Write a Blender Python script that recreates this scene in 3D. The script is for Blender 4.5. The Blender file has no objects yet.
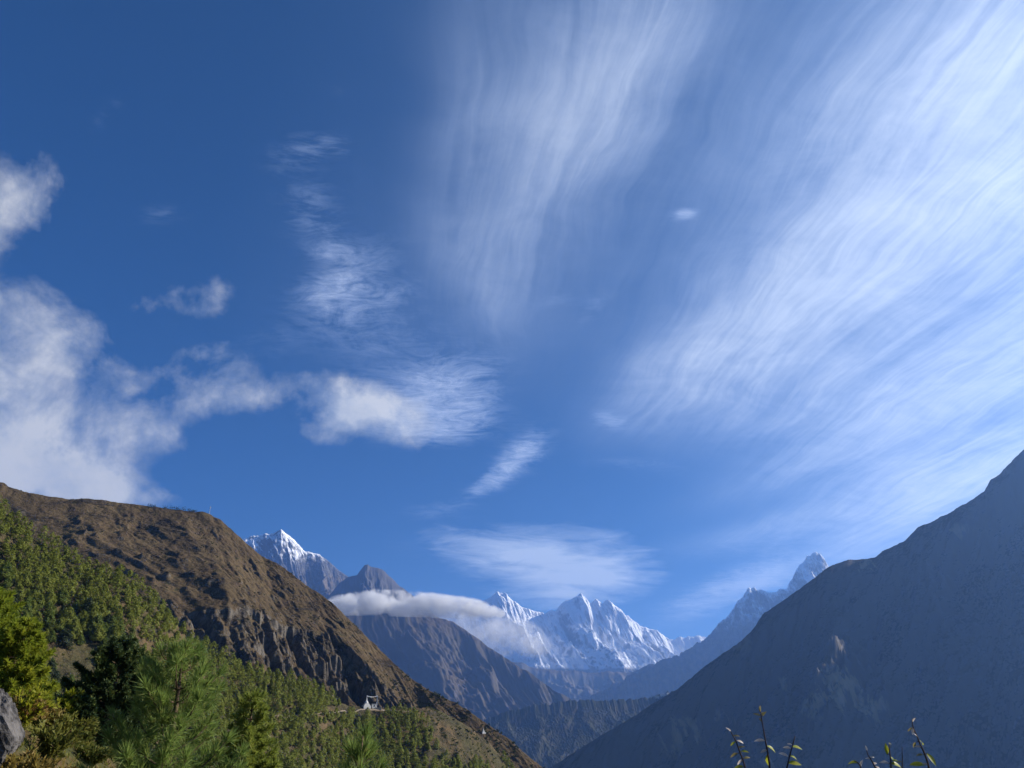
import bpy, math, random
import numpy as np
from mathutils import Vector, Matrix
from mathutils.bvhtree import BVHTree

R = math.radians
SC = bpy.context.scene
COL = SC.collection
random.seed(7)
RNG = np.random.default_rng(7)

# ------------------------------------------------------------------ camera, light, exposure
PITCH = 24.5
HFOV = 66.0
FPX = 512.0 / math.tan(R(HFOV / 2))
SUN_AZ, SUN_EL = 82.0, 26.5            # degrees clockwise from the view direction (+Y), above the horizon

cam = bpy.data.cameras.new("camera")
cam.sensor_fit = 'HORIZONTAL'
cam.angle = R(HFOV)
cam.clip_start = 0.1
cam.clip_end = 200000.0
cam_ob = bpy.data.objects.new("camera", cam)
COL.objects.link(cam_ob)
cam_ob.location = (0, 0, 0)
cam_ob.rotation_euler = (R(90 + PITCH), 0, 0)
SC.camera = cam_ob

SC.view_settings.view_transform = 'Standard'
SC.view_settings.look = 'None'
SC.view_settings.exposure = 0.95
SC.view_settings.gamma = 1.0
SC.view_settings.use_curve_mapping = False
SC.render.engine = 'CYCLES'
SC.cycles.use_denoising = True
try:
    SC.cycles.denoiser = 'OPENIMAGEDENOISE'
    SC.cycles.denoising_prefilter = 'ACCURATE'
except Exception:
    pass
SC.cycles.max_bounces = 8
SC.cycles.diffuse_bounces = 4
SC.cycles.glossy_bounces = 1
SC.cycles.transmission_bounces = 3
SC.cycles.transparent_max_bounces = 12
SC.cycles.volume_bounces = 2
SC.cycles.volume_max_steps = 128
SC.cycles.sample_clamp_indirect = 6.0

sun_dir = Vector((math.sin(R(SUN_AZ)) * math.cos(R(SUN_EL)), math.cos(R(SUN_AZ)) * math.cos(R(SUN_EL)), math.sin(R(SUN_EL))))
sun = bpy.data.lights.new("sun", 'SUN')
sun.energy = 5.0
sun.angle = R(0.5)
sun.color = (1.0, 0.93, 0.82)
sun_ob = bpy.data.objects.new("sun", sun)
COL.objects.link(sun_ob)
sun_ob.rotation_euler = sun_dir.to_track_quat('Z', 'Y').to_euler()

# ------------------------------------------------------------------ pixel <-> world helpers
CP, SP = math.cos(R(PITCH)), math.sin(R(PITCH))

def ray(px, py):
    x = (px - 512.0) / FPX
    v = (384.0 - py) / FPX
    return np.array((x, CP - v * SP, SP + v * CP))

def at(px, py, Y):
    d = ray(px, py)
    return d * (Y / d[1])

def project(p):
    p = np.asarray(p, float)
    x, y, z = p[..., 0], p[..., 1], p[..., 2]
    f = y * CP + z * SP
    u = -y * SP + z * CP
    return 512 + FPX * x / f, 384 - FPX * u / f

# ------------------------------------------------------------------ noise
def _hash(ix, iy, seed):
    h = (ix.astype(np.int64) * 374761393 + iy.astype(np.int64) * 668265263 + seed * 1442695041) & 0xFFFFFFFF
    h = ((h ^ (h >> 13)) * 1274126177) & 0xFFFFFFFF
    return (h ^ (h >> 16)) & 0xFFFFFFFF

def perlin(x, y, seed=0):
    ix, iy = np.floor(x), np.floor(y)
    fx, fy = x - ix, y - iy
    ix = ix.astype(np.int64); iy = iy.astype(np.int64)
    def g(ax, ay, dx, dy):
        a = _hash(ax, ay, seed) * (2 * math.pi / 4294967296.0)
        return np.cos(a) * dx + np.sin(a) * dy
    u = fx * fx * fx * (fx * (fx * 6 - 15) + 10)
    v = fy * fy * fy * (fy * (fy * 6 - 15) + 10)
    a = g(ix, iy, fx, fy); b = g(ix + 1, iy, fx - 1, fy)
    c = g(ix, iy + 1, fx, fy - 1); d = g(ix + 1, iy + 1, fx - 1, fy - 1)
    return 1.41 * ((a + u * (b - a)) * (1 - v) + (c + u * (d - c)) * v)

def fbm(x, y, octv=5, gain=0.5, seed=0):
    t = np.zeros(np.broadcast(x, y).shape); a = 1.0; f = 1.0
    for k in range(octv):
        t = t + a * perlin(x * f + 17.3 * k, y * f - 9.1 * k, seed + k)
        a *= gain; f *= 2.03
    return t

def ridged(x, y, octv=5, gain=0.5, seed=0):
    t = np.zeros(np.broadcast(x, y).shape); a = 1.0; f = 1.0; w = 1.0
    for k in range(octv):
        n = 1 - np.abs(perlin(x * f + 31.7 * k, y * f + 4.7 * k, seed + k)) * 1.6
        n = np.clip(n, 0, 1) ** 2
        t = t + a * n * w
        w = np.clip(n * 1.5, 0, 1)
        a *= gain; f *= 2.07
    return t

def carve(*a, **k):
    """0 on the ribs, down to -1 in the gullies"""
    return np.clip(ridged(*a, **k) / 1.45, 0, 1) - 1

def gully(s, d, lam, seed, stretch=2.4, side=0.30, skew=0.75):
    """-1..0: main ravines running down the slope, with side ravines entering them at an angle"""
    wx = lam * 0.30 * fbm(s / (1.1 * lam), d / (1.3 * lam), 4, 0.55, seed + 50)
    wy = lam * 0.30 * fbm(s / (1.1 * lam) + 9.3, d / (1.3 * lam) + 4.1, 4, 0.55, seed + 60)
    a, b = s + wx, d + wy
    t = carve(a / lam, b / (lam * stretch), 4, 0.5, seed)
    t = t + side * carve((a - skew * b) / (0.42 * lam), b / (1.1 * lam), 4, 0.55, seed + 11)
    t = t + side * carve((a + skew * b) / (0.42 * lam) + 3.7, b / (1.1 * lam), 4, 0.55, seed + 23)
    return t / (1 + 2 * side)

def sstep(a, b, x):
    t = np.clip((x - a) / (b - a), 0, 1)
    return t * t * (3 - 2 * t)

# ------------------------------------------------------------------ node helpers
def new_mat(name):
    m = bpy.data.materials.new(name)
    m.use_nodes = True
    nt = m.node_tree
    nt.nodes.clear()
    return m, N(nt)

class N:
    """tiny node writer"""
    def __init__(self, nt):
        self.nt = nt
    def n(self, typ, **kw):
        nd = self.nt.nodes.new(typ)
        for k, v in kw.items():
            setattr(nd, k, v)
        return nd
    def put(self, sock, v):
        if isinstance(v, bpy.types.NodeSocket):
            self.nt.links.new(v, sock)
        elif v is not None:
            try:
                sock.default_value = v
            except Exception:
                sock.default_value = (*v, 1.0)
    def math(self, op, a, b=None, c=None, clamp=False):
        nd = self.n('ShaderNodeMath', operation=op, use_clamp=clamp)
        self.put(nd.inputs[0], a)
        if b is not None: self.put(nd.inputs[1], b)
        if c is not None: self.put(nd.inputs[2], c)
        return nd.outputs[0]
    def vec(self, op, a, b=None, scale=None):
        nd = self.n('ShaderNodeVectorMath', operation=op)
        self.put(nd.inputs[0], a)
        if b is not None: self.put(nd.inputs[1], b)
        if scale is not None: self.put(nd.inputs['Scale'], scale)
        return nd.outputs['Value'] if op in ('DOT_PRODUCT', 'LENGTH', 'DISTANCE') else nd.outputs['Vector']
    def noise(self, vec, scale, detail=4, rough=0.55, dist=0.0, lac=2.0):
        nd = self.n('ShaderNodeTexNoise')
        self.put(nd.inputs['Vector'], vec)
        nd.inputs['Scale'].default_value = scale
        nd.inputs['Detail'].default_value = detail
        nd.inputs['Roughness'].default_value = rough
        nd.inputs['Distortion'].default_value = dist
        nd.inputs['Lacunarity'].default_value = lac
        return nd.outputs[0]
    def rng(self, v, a, b, c=0.0, d=1.0, smooth=True):
        nd = self.n('ShaderNodeMapRange')
        nd.interpolation_type = 'SMOOTHSTEP' if smooth else 'LINEAR'
        self.put(nd.inputs[0], v)
        for i, q in enumerate((a, b, c, d)):
            self.put(nd.inputs[1 + i], q)
        return nd.outputs[0]
    def mix(self, f, a, b):
        nd = self.n('ShaderNodeMix', data_type='RGBA')
        self.put(nd.inputs[0], f)
        self.put(nd.inputs[6], a if isinstance(a, bpy.types.NodeSocket) else (*a, 1.0))
        self.put(nd.inputs[7], b if isinstance(b, bpy.types.NodeSocket) else (*b, 1.0))
        return nd.outputs[2]
    def mapping(self, v, scale=(1, 1, 1), rot=(0, 0, 0), loc=(0, 0, 0)):
        nd = self.n('ShaderNodeMapping')
        self.put(nd.inputs[0], v)
        nd.inputs['Location'].default_value = loc
        nd.inputs['Rotation'].default_value = rot
        nd.inputs['Scale'].default_value = scale
        return nd.outputs[0]
    def bump(self, h, strength, dist):
        nd = self.n('ShaderNodeBump')
        self.put(nd.inputs['Height'], h)
        nd.inputs['Strength'].default_value = strength
        nd.inputs['Distance'].default_value = dist
        return nd.outputs[0]
    def surface(self, color, rough=0.9, normal=None, spec=0.2, **kw):
        b = self.n('ShaderNodeBsdfPrincipled')
        self.put(b.inputs['Base Color'], color if isinstance(color, bpy.types.NodeSocket) else (*color, 1.0))
        self.put(b.inputs['Roughness'], rough)
        b.inputs['Specular IOR Level'].default_value = spec
        if normal is not None: self.put(b.inputs['Normal'], normal)
        o = self.n('ShaderNodeOutputMaterial')
        self.nt.links.new(b.outputs[0], o.inputs['Surface'])
        return b
    def leaf(self, color, transl=0.3, rough=0.6):
        """diffuse + translucent leaf"""
        d = self.n('ShaderNodeBsdfPrincipled'); self.put(d.inputs['Base Color'], color)
        d.inputs['Roughness'].default_value = rough
        d.inputs['Specular IOR Level'].default_value = 0.25
        t = self.n('ShaderNodeBsdfTranslucent'); self.put(t.inputs['Color'], color)
        m = self.n('ShaderNodeMixShader'); m.inputs[0].default_value = transl
        self.nt.links.new(d.outputs[0], m.inputs[1]); self.nt.links.new(t.outputs[0], m.inputs[2])
        o = self.n('ShaderNodeOutputMaterial'); self.nt.links.new(m.outputs[0], o.inputs['Surface'])

# ------------------------------------------------------------------ sky
world = bpy.data.worlds.new("World")
SC.world = world
world.use_nodes = True
wn = N(world.node_tree)
world.node_tree.nodes.clear()
try:
    world.cycles.sampling_method = 'MANUAL'
    world.cycles.sample_map_resolution = 1024
except Exception:
    pass

SKY_STRENGTH = 0.057
sky = wn.n('ShaderNodeTexSky')
sky.sky_type = 'NISHITA'
sky.sun_disc = False
sky.sun_elevation = R(SUN_EL)
sky.sun_rotation = R(SUN_AZ)
sky.altitude = 3700
sky.air_density = 1.0
sky.dust_density = 1.1
sky.ozone_density = 6.0

tc = wn.n('ShaderNodeTexCoord')
D = wn.vec('NORMALIZE', tc.outputs['Generated'])
sep = wn.n('ShaderNodeSeparateXYZ'); wn.put(sep.inputs[0], D)
zc = wn.math('ADD', wn.math('MAXIMUM', sep.outputs[2], 0.0), 0.06)
CX = wn.math('DIVIDE', sep.outputs[0], zc)
CY = wn.math('DIVIDE', sep.outputs[1], zc)
cmb = wn.n('ShaderNodeCombineXYZ'); wn.put(cmb.inputs[0], CX); wn.put(cmb.inputs[1], CY)
PQ = cmb.outputs[0]                       # position on the flat cloud layer high above

def layer_pq(px, py):
    d = ray(px, py); d = d / np.linalg.norm(d)
    zz = max(d[2], 0) + 0.06
    return np.array((d[0] / zz, d[1] / zz))

def blob(vec, px, py, rx, ry, ang=0.0, amp=1.0, soft=1.0):
    """elliptical cloud patch on the cloud layer; its size there follows from where it stands"""
    c = layer_pq(px, py)
    e = 4.0
    J = np.stack(((layer_pq(px + e, py) - layer_pq(px - e, py)) / (2 * e),
                  (layer_pq(px, py - e) - layer_pq(px, py + e)) / (2 * e)), axis=1)
    a = R(ang)
    rot = np.array(((math.cos(a), math.sin(a)), (-math.sin(a), math.cos(a))))
    M = np.diag((1 / rx, 1 / ry)) @ rot @ np.linalg.inv(J)
    dv = wn.vec('SUBTRACT', vec, (float(c[0]), float(c[1]), 0.0))
    a1 = wn.vec('DOT_PRODUCT', dv, (float(M[0, 0]), float(M[0, 1]), 0.0))
    a2 = wn.vec('DOT_PRODUCT', dv, (float(M[1, 0]), float(M[1, 1]), 0.0))
    r2 = wn.math('ADD', wn.math('MULTIPLY', a1, a1), wn.math('MULTIPLY', a2, a2))
    g = wn.math('EXPONENT', wn.math('MULTIPLY', r2, -1.0 * soft))
    return wn.math('MULTIPLY', g, amp)

def total(vals):
    t = vals[0]
    for v in vals[1:]:
        t = wn.math('ADD', t, v)
    return t

# streak frame: the high cloud is combed along one wind direction
VPd = layer_pq(400, 690)
wind = math.atan2(VPd[0], VPd[1])                 # azimuth of the wind axis
warp = wn.noise(wn.vec('SCALE', PQ, scale=1.0), 0.8, 3, 0.5)
nd_warp = wn.n('ShaderNodeTexNoise'); wn.put(nd_warp.inputs['Vector'], PQ); nd_warp.inputs['Scale'].default_value = 1.2; nd_warp.inputs['Detail'].default_value = 4; nd_warp.inputs['Roughness'].default_value = 0.5
WV = wn.vec('SCALE', wn.vec('SUBTRACT', nd_warp.outputs['Color'], (0.5, 0.5, 0.5)), scale=0.26)
PW = wn.vec('ADD', PQ, WV)
rotv = wn.mapping(PQ, rot=(0, 0, wind))
rotw = wn.mapping(PW, rot=(0, 0, wind))
streak_fine = wn.noise(wn.mapping(rotw, scale=(7.0, 0.7, 1)), 1.6, 10, 0.68, 0.7)
streak_broad = wn.noise(wn.mapping(rotw, scale=(2.4, 0.5, 1), loc=(3.1, 1.7, 0)), 1.3, 5, 0.55, 0.3)
mottle = wn.noise(PW, 5.0, 7, 0.66, 0.4)

CIRRUS = [  # px, py, rx, ry, angle, amp
    (825, 295, 215, 72, 42, 1.35), (960, 200, 170, 115, 45, 1.2), (1010, 60, 90, 90, 45, 0.9), (695, 365, 105, 44, 32, 1.1), (780, 390, 110, 44, 20, 0.6), (940, 390, 190, 62, 20, 1.1), (985, 475, 150, 44, 16, 1.3), (850, 512, 150, 18, 14, 0.5), (890, 540, 130, 26, 16, 0.75), (800, 470, 120, 26, 18, 0.4), (960, 520, 120, 36, 20, 1.0), (760, 530, 90, 14, 10, 0.3),
    (1100, 250, 120, 260, 0, 1.0), (880, 60, 70, 40, 45, 0.25),
    (600, 60, 110, 80, 60, 0.60), (555, 170, 105, 74, 62, 0.60), (470, 110, 46, 95, 0, 0.42), (500, 290, 48, 62, 0, 0.40), (680, 20, 66, 56, 50, 0.5), (620, 130, 50, 60, 60, 0.35), (450, 240, 40, 50, 0, 0.25), (640, 240, 260, 190, 30, 0.20), (800, 110, 160, 90, 45, 0.18), (960, 420, 200, 150, 20, 0.3), (400, 330, 160, 90, 0, 0.07),
]
cov_cirrus = wn.math('SUBTRACT', 1.0, wn.math('EXPONENT', wn.math('MULTIPLY', total([blob(PW, *c, soft=1.15) for c in CIRRUS]), -1.0)))
fibre_n = wn.noise(wn.mapping(rotw, scale=(9.0, 0.6, 1), rot=(0, 0, R(5)), loc=(0.3, 2.2, 0)), 2.2, 7, 0.6, 0.8)
fibre = wn.math('POWER', wn.math('SUBTRACT', 1.0, wn.math('ABSOLUTE', wn.math('MULTIPLY', wn.math('SUBTRACT', fibre_n, 0.5), 3.2)), clamp=True), 2.0)
fibre2_n = wn.noise(wn.mapping(rotw, scale=(17.0, 1.5, 1), rot=(0, 0, R(-7)), loc=(5.3, 1.2, 0)), 2.0, 6, 0.62, 0.3)
tex = wn.math('ADD', wn.math('MULTIPLY', wn.math('SUBTRACT', fibre, 0.45), 0.20), wn.math('MULTIPLY', wn.math('SUBTRACT', fibre2_n, 0.5), 0.40))
tex = wn.math('ADD', tex, wn.math('MULTIPLY', wn.math('SUBTRACT', mottle, 0.5), 0.55))
tex = wn.math('ADD', tex, wn.math('ADD', wn.math('MULTIPLY', streak_fine, 0.70), wn.math('ADD', wn.math('MULTIPLY', streak_broad, 0.85), wn.math('MULTIPLY', mottle, 0.35))))
# tex centres on about 0.92
cir = wn.math('ADD', wn.math('MULTIPLY', cov_cirrus, wn.rng(tex, 0.60, 1.35, 0.58, 1.02, smooth=False)),
              wn.math('MULTIPLY', wn.math('SUBTRACT', tex, 1.0), wn.math('MULTIPLY', wn.rng(cov_cirrus, 0.10, 0.55), 0.22)))
cir = wn.rng(cir, 0.01, 1.0, 0.0, 0.80, smooth=False)

# mackerel wisps and torn small cloud
WISPS = [
    (305, 215, 30, 34, 60, 0.60), (300, 150, 34, 20, 20, 0.5), (335, 140, 30, 12, -15, 0.35), (350, 275, 56, 24, 25, 0.52), (330, 300, 44, 22, 0, 0.5), (400, 405, 74, 40, 5, 0.75), (440, 375, 46, 28, 20, 0.5), (450, 430, 40, 16, 10, 0.6),
    (525, 455, 32, 18, 35, 0.85), (495, 480, 30, 10, 40, 0.5), (612, 422, 20, 9, -20, 0.85), (680, 217, 12, 6, 20, 0.9), (370, 330, 60, 20, 10, 0.35), (590, 310, 22, 8, 40, 0.45),
    (145, 215, 28, 14, 10, 0.42), (640, 467, 44, 8, -5, 0.4), (330, 75, 40, 10, -10, 0.25), (430, 512, 44, 9, 0, 0.35), (480, 490, 34, 8, 25, 0.4),
    (770, 575, 80, 12, 12, 0.65), (715, 600, 74, 16, 22, 0.85), (745, 545, 90, 12, 8, 0.4), (420, 550, 40, 14, -10, 0.28), (100, 110, 30, 10, 40, 0.3), (390, 300, 40, 12, 15, 0.35), (470, 395, 30, 20, 20, 0.4), (560, 300, 26, 8, 10, 0.35), (265, 340, 40, 14, 10, 0.3), (325, 250, 24, 10, 0, 0.4),
]
cov_wisp = total([blob(PW, *c, soft=0.75) for c in WISPS])
wt1 = wn.noise(wn.mapping(PW, scale=(3.4, 5.0, 1), rot=(0, 0, R(-18))), 2.4, 10, 0.72, 1.3)
wt2 = wn.noise(wn.mapping(PW, scale=(4.0, 13.0, 1), rot=(0, 0, R(-24)), loc=(2, 7, 0)), 2.2, 8, 0.66, 1.1)
wbr = wn.noise(PW, 4.5, 4, 0.55, 0.5)
wf = wn.math('POWER', wn.math('SUBTRACT', 1.0, wn.math('ABSOLUTE', wn.math('MULTIPLY', wn.math('SUBTRACT', wt2, 0.5), 3.4)), clamp=True), 1.6)
wtex = wn.math('ADD', wn.math('ADD', wt1, wn.math('MULTIPLY', wn.math('SUBTRACT', wbr, 0.5), 0.55)), wn.math('MULTIPLY', wn.math('SUBTRACT', wf, 0.5), 0.22))
wsp = wn.math('MULTIPLY', wn.math('ADD', cov_wisp, wn.math('MULTIPLY', wn.math('SUBTRACT', wtex, 0.62), 2.3)), wn.rng(cov_wisp, 0.02, 0.85))
wsp = wn.rng(wsp, 0.0, 1.25, 0.0, 0.60, smooth=False)

# the flat lens of cloud above the snow wall
LENS = [(545, 560, 95, 34, -4, 1.0), (495, 548, 60, 18, -8, 0.6), (600, 575, 60, 26, -3, 0.8), (555, 595, 70, 18, 0, 0.8)]
cov_lens = total([blob(PW, *c, soft=1.3) for c in LENS])
ltex = wn.noise(wn.mapping(PW, scale=(1.0, 1.5, 1), rot=(0, 0, R(-14))), 3.2, 9, 0.66, 0.5)
lens = wn.math('ADD', cov_lens, wn.math('MULTIPLY', wn.math('SUBTRACT', ltex, 0.5), 2.5))
lens = wn.rng(wn.math('MULTIPLY', lens, wn.rng(cov_lens, 0.05, 0.4)), 0.12, 1.35, 0.0, 0.78, smooth=False)

# heaped cloud: puffs read from the direction itself, so that they stay round
CUMULUS = [
    (0, 475, 90, 46, 0, 1.3), (70, 486, 58, 15, -12, 0.85), (110, 496, 44, 12, -8, 0.6), (-20, 420, 90, 50, 0, 0.75), (40, 395, 66, 40, -20, 0.50), (15, 318, 70, 34, -25, 0.54), (80, 350, 54, 34, -40, 0.42), (8, 195, 36, 34, 0, 0.50),
    (138, 432, 36, 18, -20, 0.38), (-60, 250, 40, 80, 0, 0.5),
    (318, 413, 30, 27, 0, 1.05), (362, 406, 50, 20, -5, 0.75), (415, 427, 46, 18, 0, 0.5), (205, 392, 42, 25, 5, 0.66), (252, 386, 30, 14, 0, 0.30), (212, 302, 50, 24, 12, 0.54), (222, 356, 32, 11, 0, 0.38),
]
DW_n = wn.n('ShaderNodeTexNoise'); wn.put(DW_n.inputs['Vector'], D); DW_n.inputs['Scale'].default_value = 5.0; DW_n.inputs['Detail'].default_value = 9; DW_n.inputs['Roughness'].default_value = 0.6
PWc = wn.vec('ADD', PQ, wn.vec('SCALE', wn.vec('SUBTRACT', DW_n.outputs['Color'], (0.5, 0.5, 0.5)), scale=0.45))
cov_cum = total([blob(PWc, *c, soft=0.8) for c in CUMULUS])
puff = wn.noise(D, 12.0, 13, 0.64, 0.2)
puff_s = wn.noise(wn.vec('ADD', D, (float(sun_dir.x) * 0.03, float(sun_dir.y) * 0.03, float(sun_dir.z) * 0.03)), 12.0, 8, 0.64, 0.2)
cumr = wn.math('ADD', cov_cum, wn.math('MULTIPLY', wn.math('SUBTRACT', puff, 0.5), 3.0))
cum = wn.rng(wn.math('MULTIPLY', cumr, wn.rng(cov_cum, 0.05, 0.45)), 0.10, 1.3, 0.0, 0.90, smooth=False)
# thick, lit and shaded sides of the heaps
relief = wn.math('SUBTRACT', puff, puff_s)
c_tone = wn.math('ADD', wn.rng(cumr, 0.3, 1.6, 0.35, 0.9), wn.math('MULTIPLY', relief, 2.2), clamp=True)

cum_col = wn.mix(c_tone, (0.22, 0.265, 0.345), (0.40, 0.41, 0.425))
glow = wn.rng(wn.vec('DOT_PRODUCT', D, tuple(sun_dir)), -0.1, 0.95, 0.95, 1.55, smooth=False)   # thin cloud is brighter towards the sun
cir_col = wn.vec('SCALE', wn.mix(wn.rng(cir, 0.1, 0.8), (0.25, 0.315, 0.45), (0.35, 0.39, 0.455)), scale=glow)
lens_col = wn.mix(lens, (0.28, 0.37, 0.55), (0.40, 0.45, 0.54))

bg = wn.n('ShaderNodeBackground'); hsv = wn.n('ShaderNodeHueSaturation'); hsv.inputs['Saturation'].default_value = 1.17; hsv.inputs['Value'].default_value = 0.96
wn.put(hsv.inputs['Color'], sky.outputs[0]); wn.put(bg.inputs[0], hsv.outputs[0]); bg.inputs[1].default_value = SKY_STRENGTH
def over(below, colour, fac, strength=1.0):
    b = wn.n('ShaderNodeBackground'); wn.put(b.inputs[0], colour); b.inputs[1].default_value = strength
    m = wn.n('ShaderNodeMixShader'); wn.put(m.inputs[0], fac)
    wn.nt.links.new(below, m.inputs[1]); wn.nt.links.new(b.outputs[0], m.inputs[2])
    return m.outputs[0]
sh = over(bg.outputs[0], cir_col, cir)
sh = over(sh, wn.mix(wsp, (0.26, 0.35, 0.55), (0.42, 0.47, 0.57)), wsp)
sh = over(sh, lens_col, lens)
sh = over(sh, cum_col, cum)
wo = wn.n('ShaderNodeOutputWorld')
wn.nt.links.new(sh, wo.inputs['Surface'])
# the high cloud glows more towards the sun
# ------------------------------------------------------------------ mesh helpers
def tag(o, label=None, cat=None, group=None, kind=None):
    if label: o['label'] = label
    if cat: o['category'] = cat
    if group: o['group'] = group
    if kind: o['kind'] = kind
    return o

def empty(name, loc, label, cat, group=None, rot=(0, 0, 0)):
    o = bpy.data.objects.new(name, None)
    o.empty_display_size = 0.5
    COL.objects.link(o)
    o.location = [float(c) for c in loc]
    o.rotation_euler = rot
    return tag(o, label, cat, group)

def mesh_data(name, V, F, mat, smooth=True):
    """V (n,3), F (m,k) with k = 3 or 4"""
    V = np.asarray(V, np.float32); F = np.asarray(F, np.int32)
    me = bpy.data.meshes.new(name)
    k = F.shape[1]
    me.vertices.add(len(V)); me.vertices.foreach_set('co', V.ravel())
    me.loops.add(F.size); me.loops.foreach_set('vertex_index', F.ravel())
    me.polygons.add(len(F)); me.polygons.foreach_set('loop_start', np.arange(0, F.size, k, dtype=np.int32))
    try:
        me.polygons.foreach_set('loop_total', np.full(len(F), k, np.int32))
    except Exception:
        pass
    me.polygons.foreach_set('use_smooth', np.full(len(F), smooth, bool))
    me.materials.append(mat)
    me.update(calc_edges=True)
    return me

def mesh_obj(name, V, F, mat, parent=None, smooth=True, loc=None):
    o = bpy.data.objects.new(name, mesh_data(name, V, F, mat, smooth))
    COL.objects.link(o)
    if parent: o.parent = parent
    if loc is not None: o.location = [float(c) for c in loc]
    return o

class Tri:
    """collects triangles"""
    def __init__(self):
        self.V = []; self.F = []; self.n = 0
    def add(self, V, F):
        V = np.asarray(V, float).reshape(-1, 3); F = np.asarray(F, int).reshape(-1, 3)
        self.V.append(V); self.F.append(F + self.n); self.n += len(V)
    def tube(self, pts, rad, sides=6, cap=True):
        pts = np.asarray(pts, float); m = len(pts)
        rad = np.broadcast_to(np.asarray(rad, float), (m,))
        V = []
        for i in range(m):
            t = pts[min(i + 1, m - 1)] - pts[max(i - 1, 0)]
            t = t / (np.linalg.norm(t) + 1e-9)
            a = np.cross(t, (0.31, 0.95, 0.11)); a /= np.linalg.norm(a) + 1e-9
            b = np.cross(t, a)
            an = np.arange(sides) * 2 * math.pi / sides
            V.append(pts[i] + rad[i] * (np.cos(an)[:, None] * a + np.sin(an)[:, None] * b))
        V = np.concatenate(V)
        F = []
        for i in range(m - 1):
            for k in range(sides):
                p, q = i * sides + k, i * sides + (k + 1) % sides
                F += [(p, q, q + sides), (p, q + sides, p + sides)]
        if cap:
            c = len(V); V = np.concatenate((V, pts[:1], pts[-1:]))
            for k in range(sides):
                F.append((c, (k + 1) % sides, k))
                F.append((c + 1, (m - 1) * sides + k, (m - 1) * sides + (k + 1) % sides))
        self.add(V, F)
    def box(self, c, s, rz=0.0, taper=1.0):
        sx, sy, sz = s[0] / 2, s[1] / 2, s[2] / 2
        P = np.array([(x, y, z) for z in (-1, 1) for x, y in ((-1, -1), (1, -1), (1, 1), (-1, 1))], float)
        P[4:, :2] *= taper
        P = P * (sx, sy, sz)
        ca, sa = math.cos(rz), math.sin(rz)
        P = P @ np.array(((ca, sa, 0), (-sa, ca, 0), (0, 0, 1)))
        Q = [(0, 3, 2, 1), (4, 5, 6, 7), (0, 1, 5, 4), (1, 2, 6, 5), (2, 3, 7, 6), (3, 0, 4, 7)]
        F = [t for q in Q for t in ((q[0], q[1], q[2]), (q[0], q[2], q[3]))]
        self.add(P + np.asarray(c, float), F)
    def lathe(self, prof, seg=20, c=(0, 0, 0)):
        prof = np.asarray(prof, float); m = len(prof)
        an = np.arange(seg) * 2 * math.pi / seg
        V = np.stack([np.stack((r * np.cos(an), r * np.sin(an), np.full(seg, z)), 1) for r, z in prof]).reshape(-1, 3)
        F = []
        for i in range(m - 1):
            for k in range(seg):
                p, q = i * seg + k, i * seg + (k + 1) % seg
                F += [(p, q, q + seg), (p, q + seg, p + seg)]
        self.add(V + np.asarray(c, float), F)
    def obj(self, name, mat, parent=None, smooth=False, loc=None):
        return mesh_obj(name, np.concatenate(self.V), np.concatenate(self.F), mat, parent, smooth, loc)
    def data(self, name, mat, smooth=False):
        return mesh_data(name, np.concatenate(self.V), np.concatenate(self.F), mat, smooth)

def grid_faces(a, b):
    i = np.arange(a - 1)[:, None] * b + np.arange(b - 1)[None, :]
    return np.stack((i, i + b, i + b + 1, i + 1), -1).reshape(-1, 4)

SHEETS = {}
def sheet(name, ridge, fdir, front, back, nS, nF, nB, drop, bdrop, disp, mat, rough_crest=0.0, crest_scale=1.0, seed=1):
    """a mountain: a crest line in the world with a front and a back flank.
    drop(s, d) metres below the crest at distance d, disp(s, d) relief added to the front."""
    rp = np.array([at(*p) for p in ridge])
    L = np.concatenate(([0], np.cumsum(np.linalg.norm(np.diff(rp[:, :2], axis=0), axis=1))))
    s = np.linspace(0, L[-1], nS)
    X = np.stack([np.interp(s, L, rp[:, k]) for k in range(3)], 1)
    bumpy = rough_crest * fbm(s / crest_scale, s * 0 + 0.37, 6, 0.6, seed)
    f = np.array(fdir, float); f /= np.linalg.norm(f)
    u = np.linspace(0, 1, nF) ** 1.25
    d = np.concatenate((-np.linspace(1, 0, nB, endpoint=False) * back, u * front))
    S, Dd = np.meshgrid(s, d, indexing='ij')
    V = np.zeros(S.shape + (3,))
    df = np.maximum(Dd, 0)
    db = np.maximum(-Dd, 0)
    V[..., 0] = X[:, 0][:, None] + f[0] * Dd
    V[..., 1] = X[:, 1][:, None] + f[1] * Dd
    V[..., 2] = X[:, 2][:, None] - np.where(Dd >= 0, drop(S, df), bdrop * db)
    V[..., 2] += np.where(Dd >= 0, disp(S, df), 0) + bumpy[:, None] * np.exp(-np.abs(Dd) / (1.6 * crest_scale))
    o = mesh_obj(name, V.reshape(-1, 3), grid_faces(nS, len(d)), mat)
    o['kind'] = 'structure'
    SHEETS[name] = (V, S, Dd)
    return o

def zrow(py, Y, px=512):
    return float(at(px, py, Y)[2])

def bvh_of(name, step=1):
    V = SHEETS[name][0][::step, ::step]
    return BVHTree.FromPolygons([tuple(v) for v in V.reshape(-1, 3).tolist()], grid_faces(*V.shape[:2]).tolist())

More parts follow.
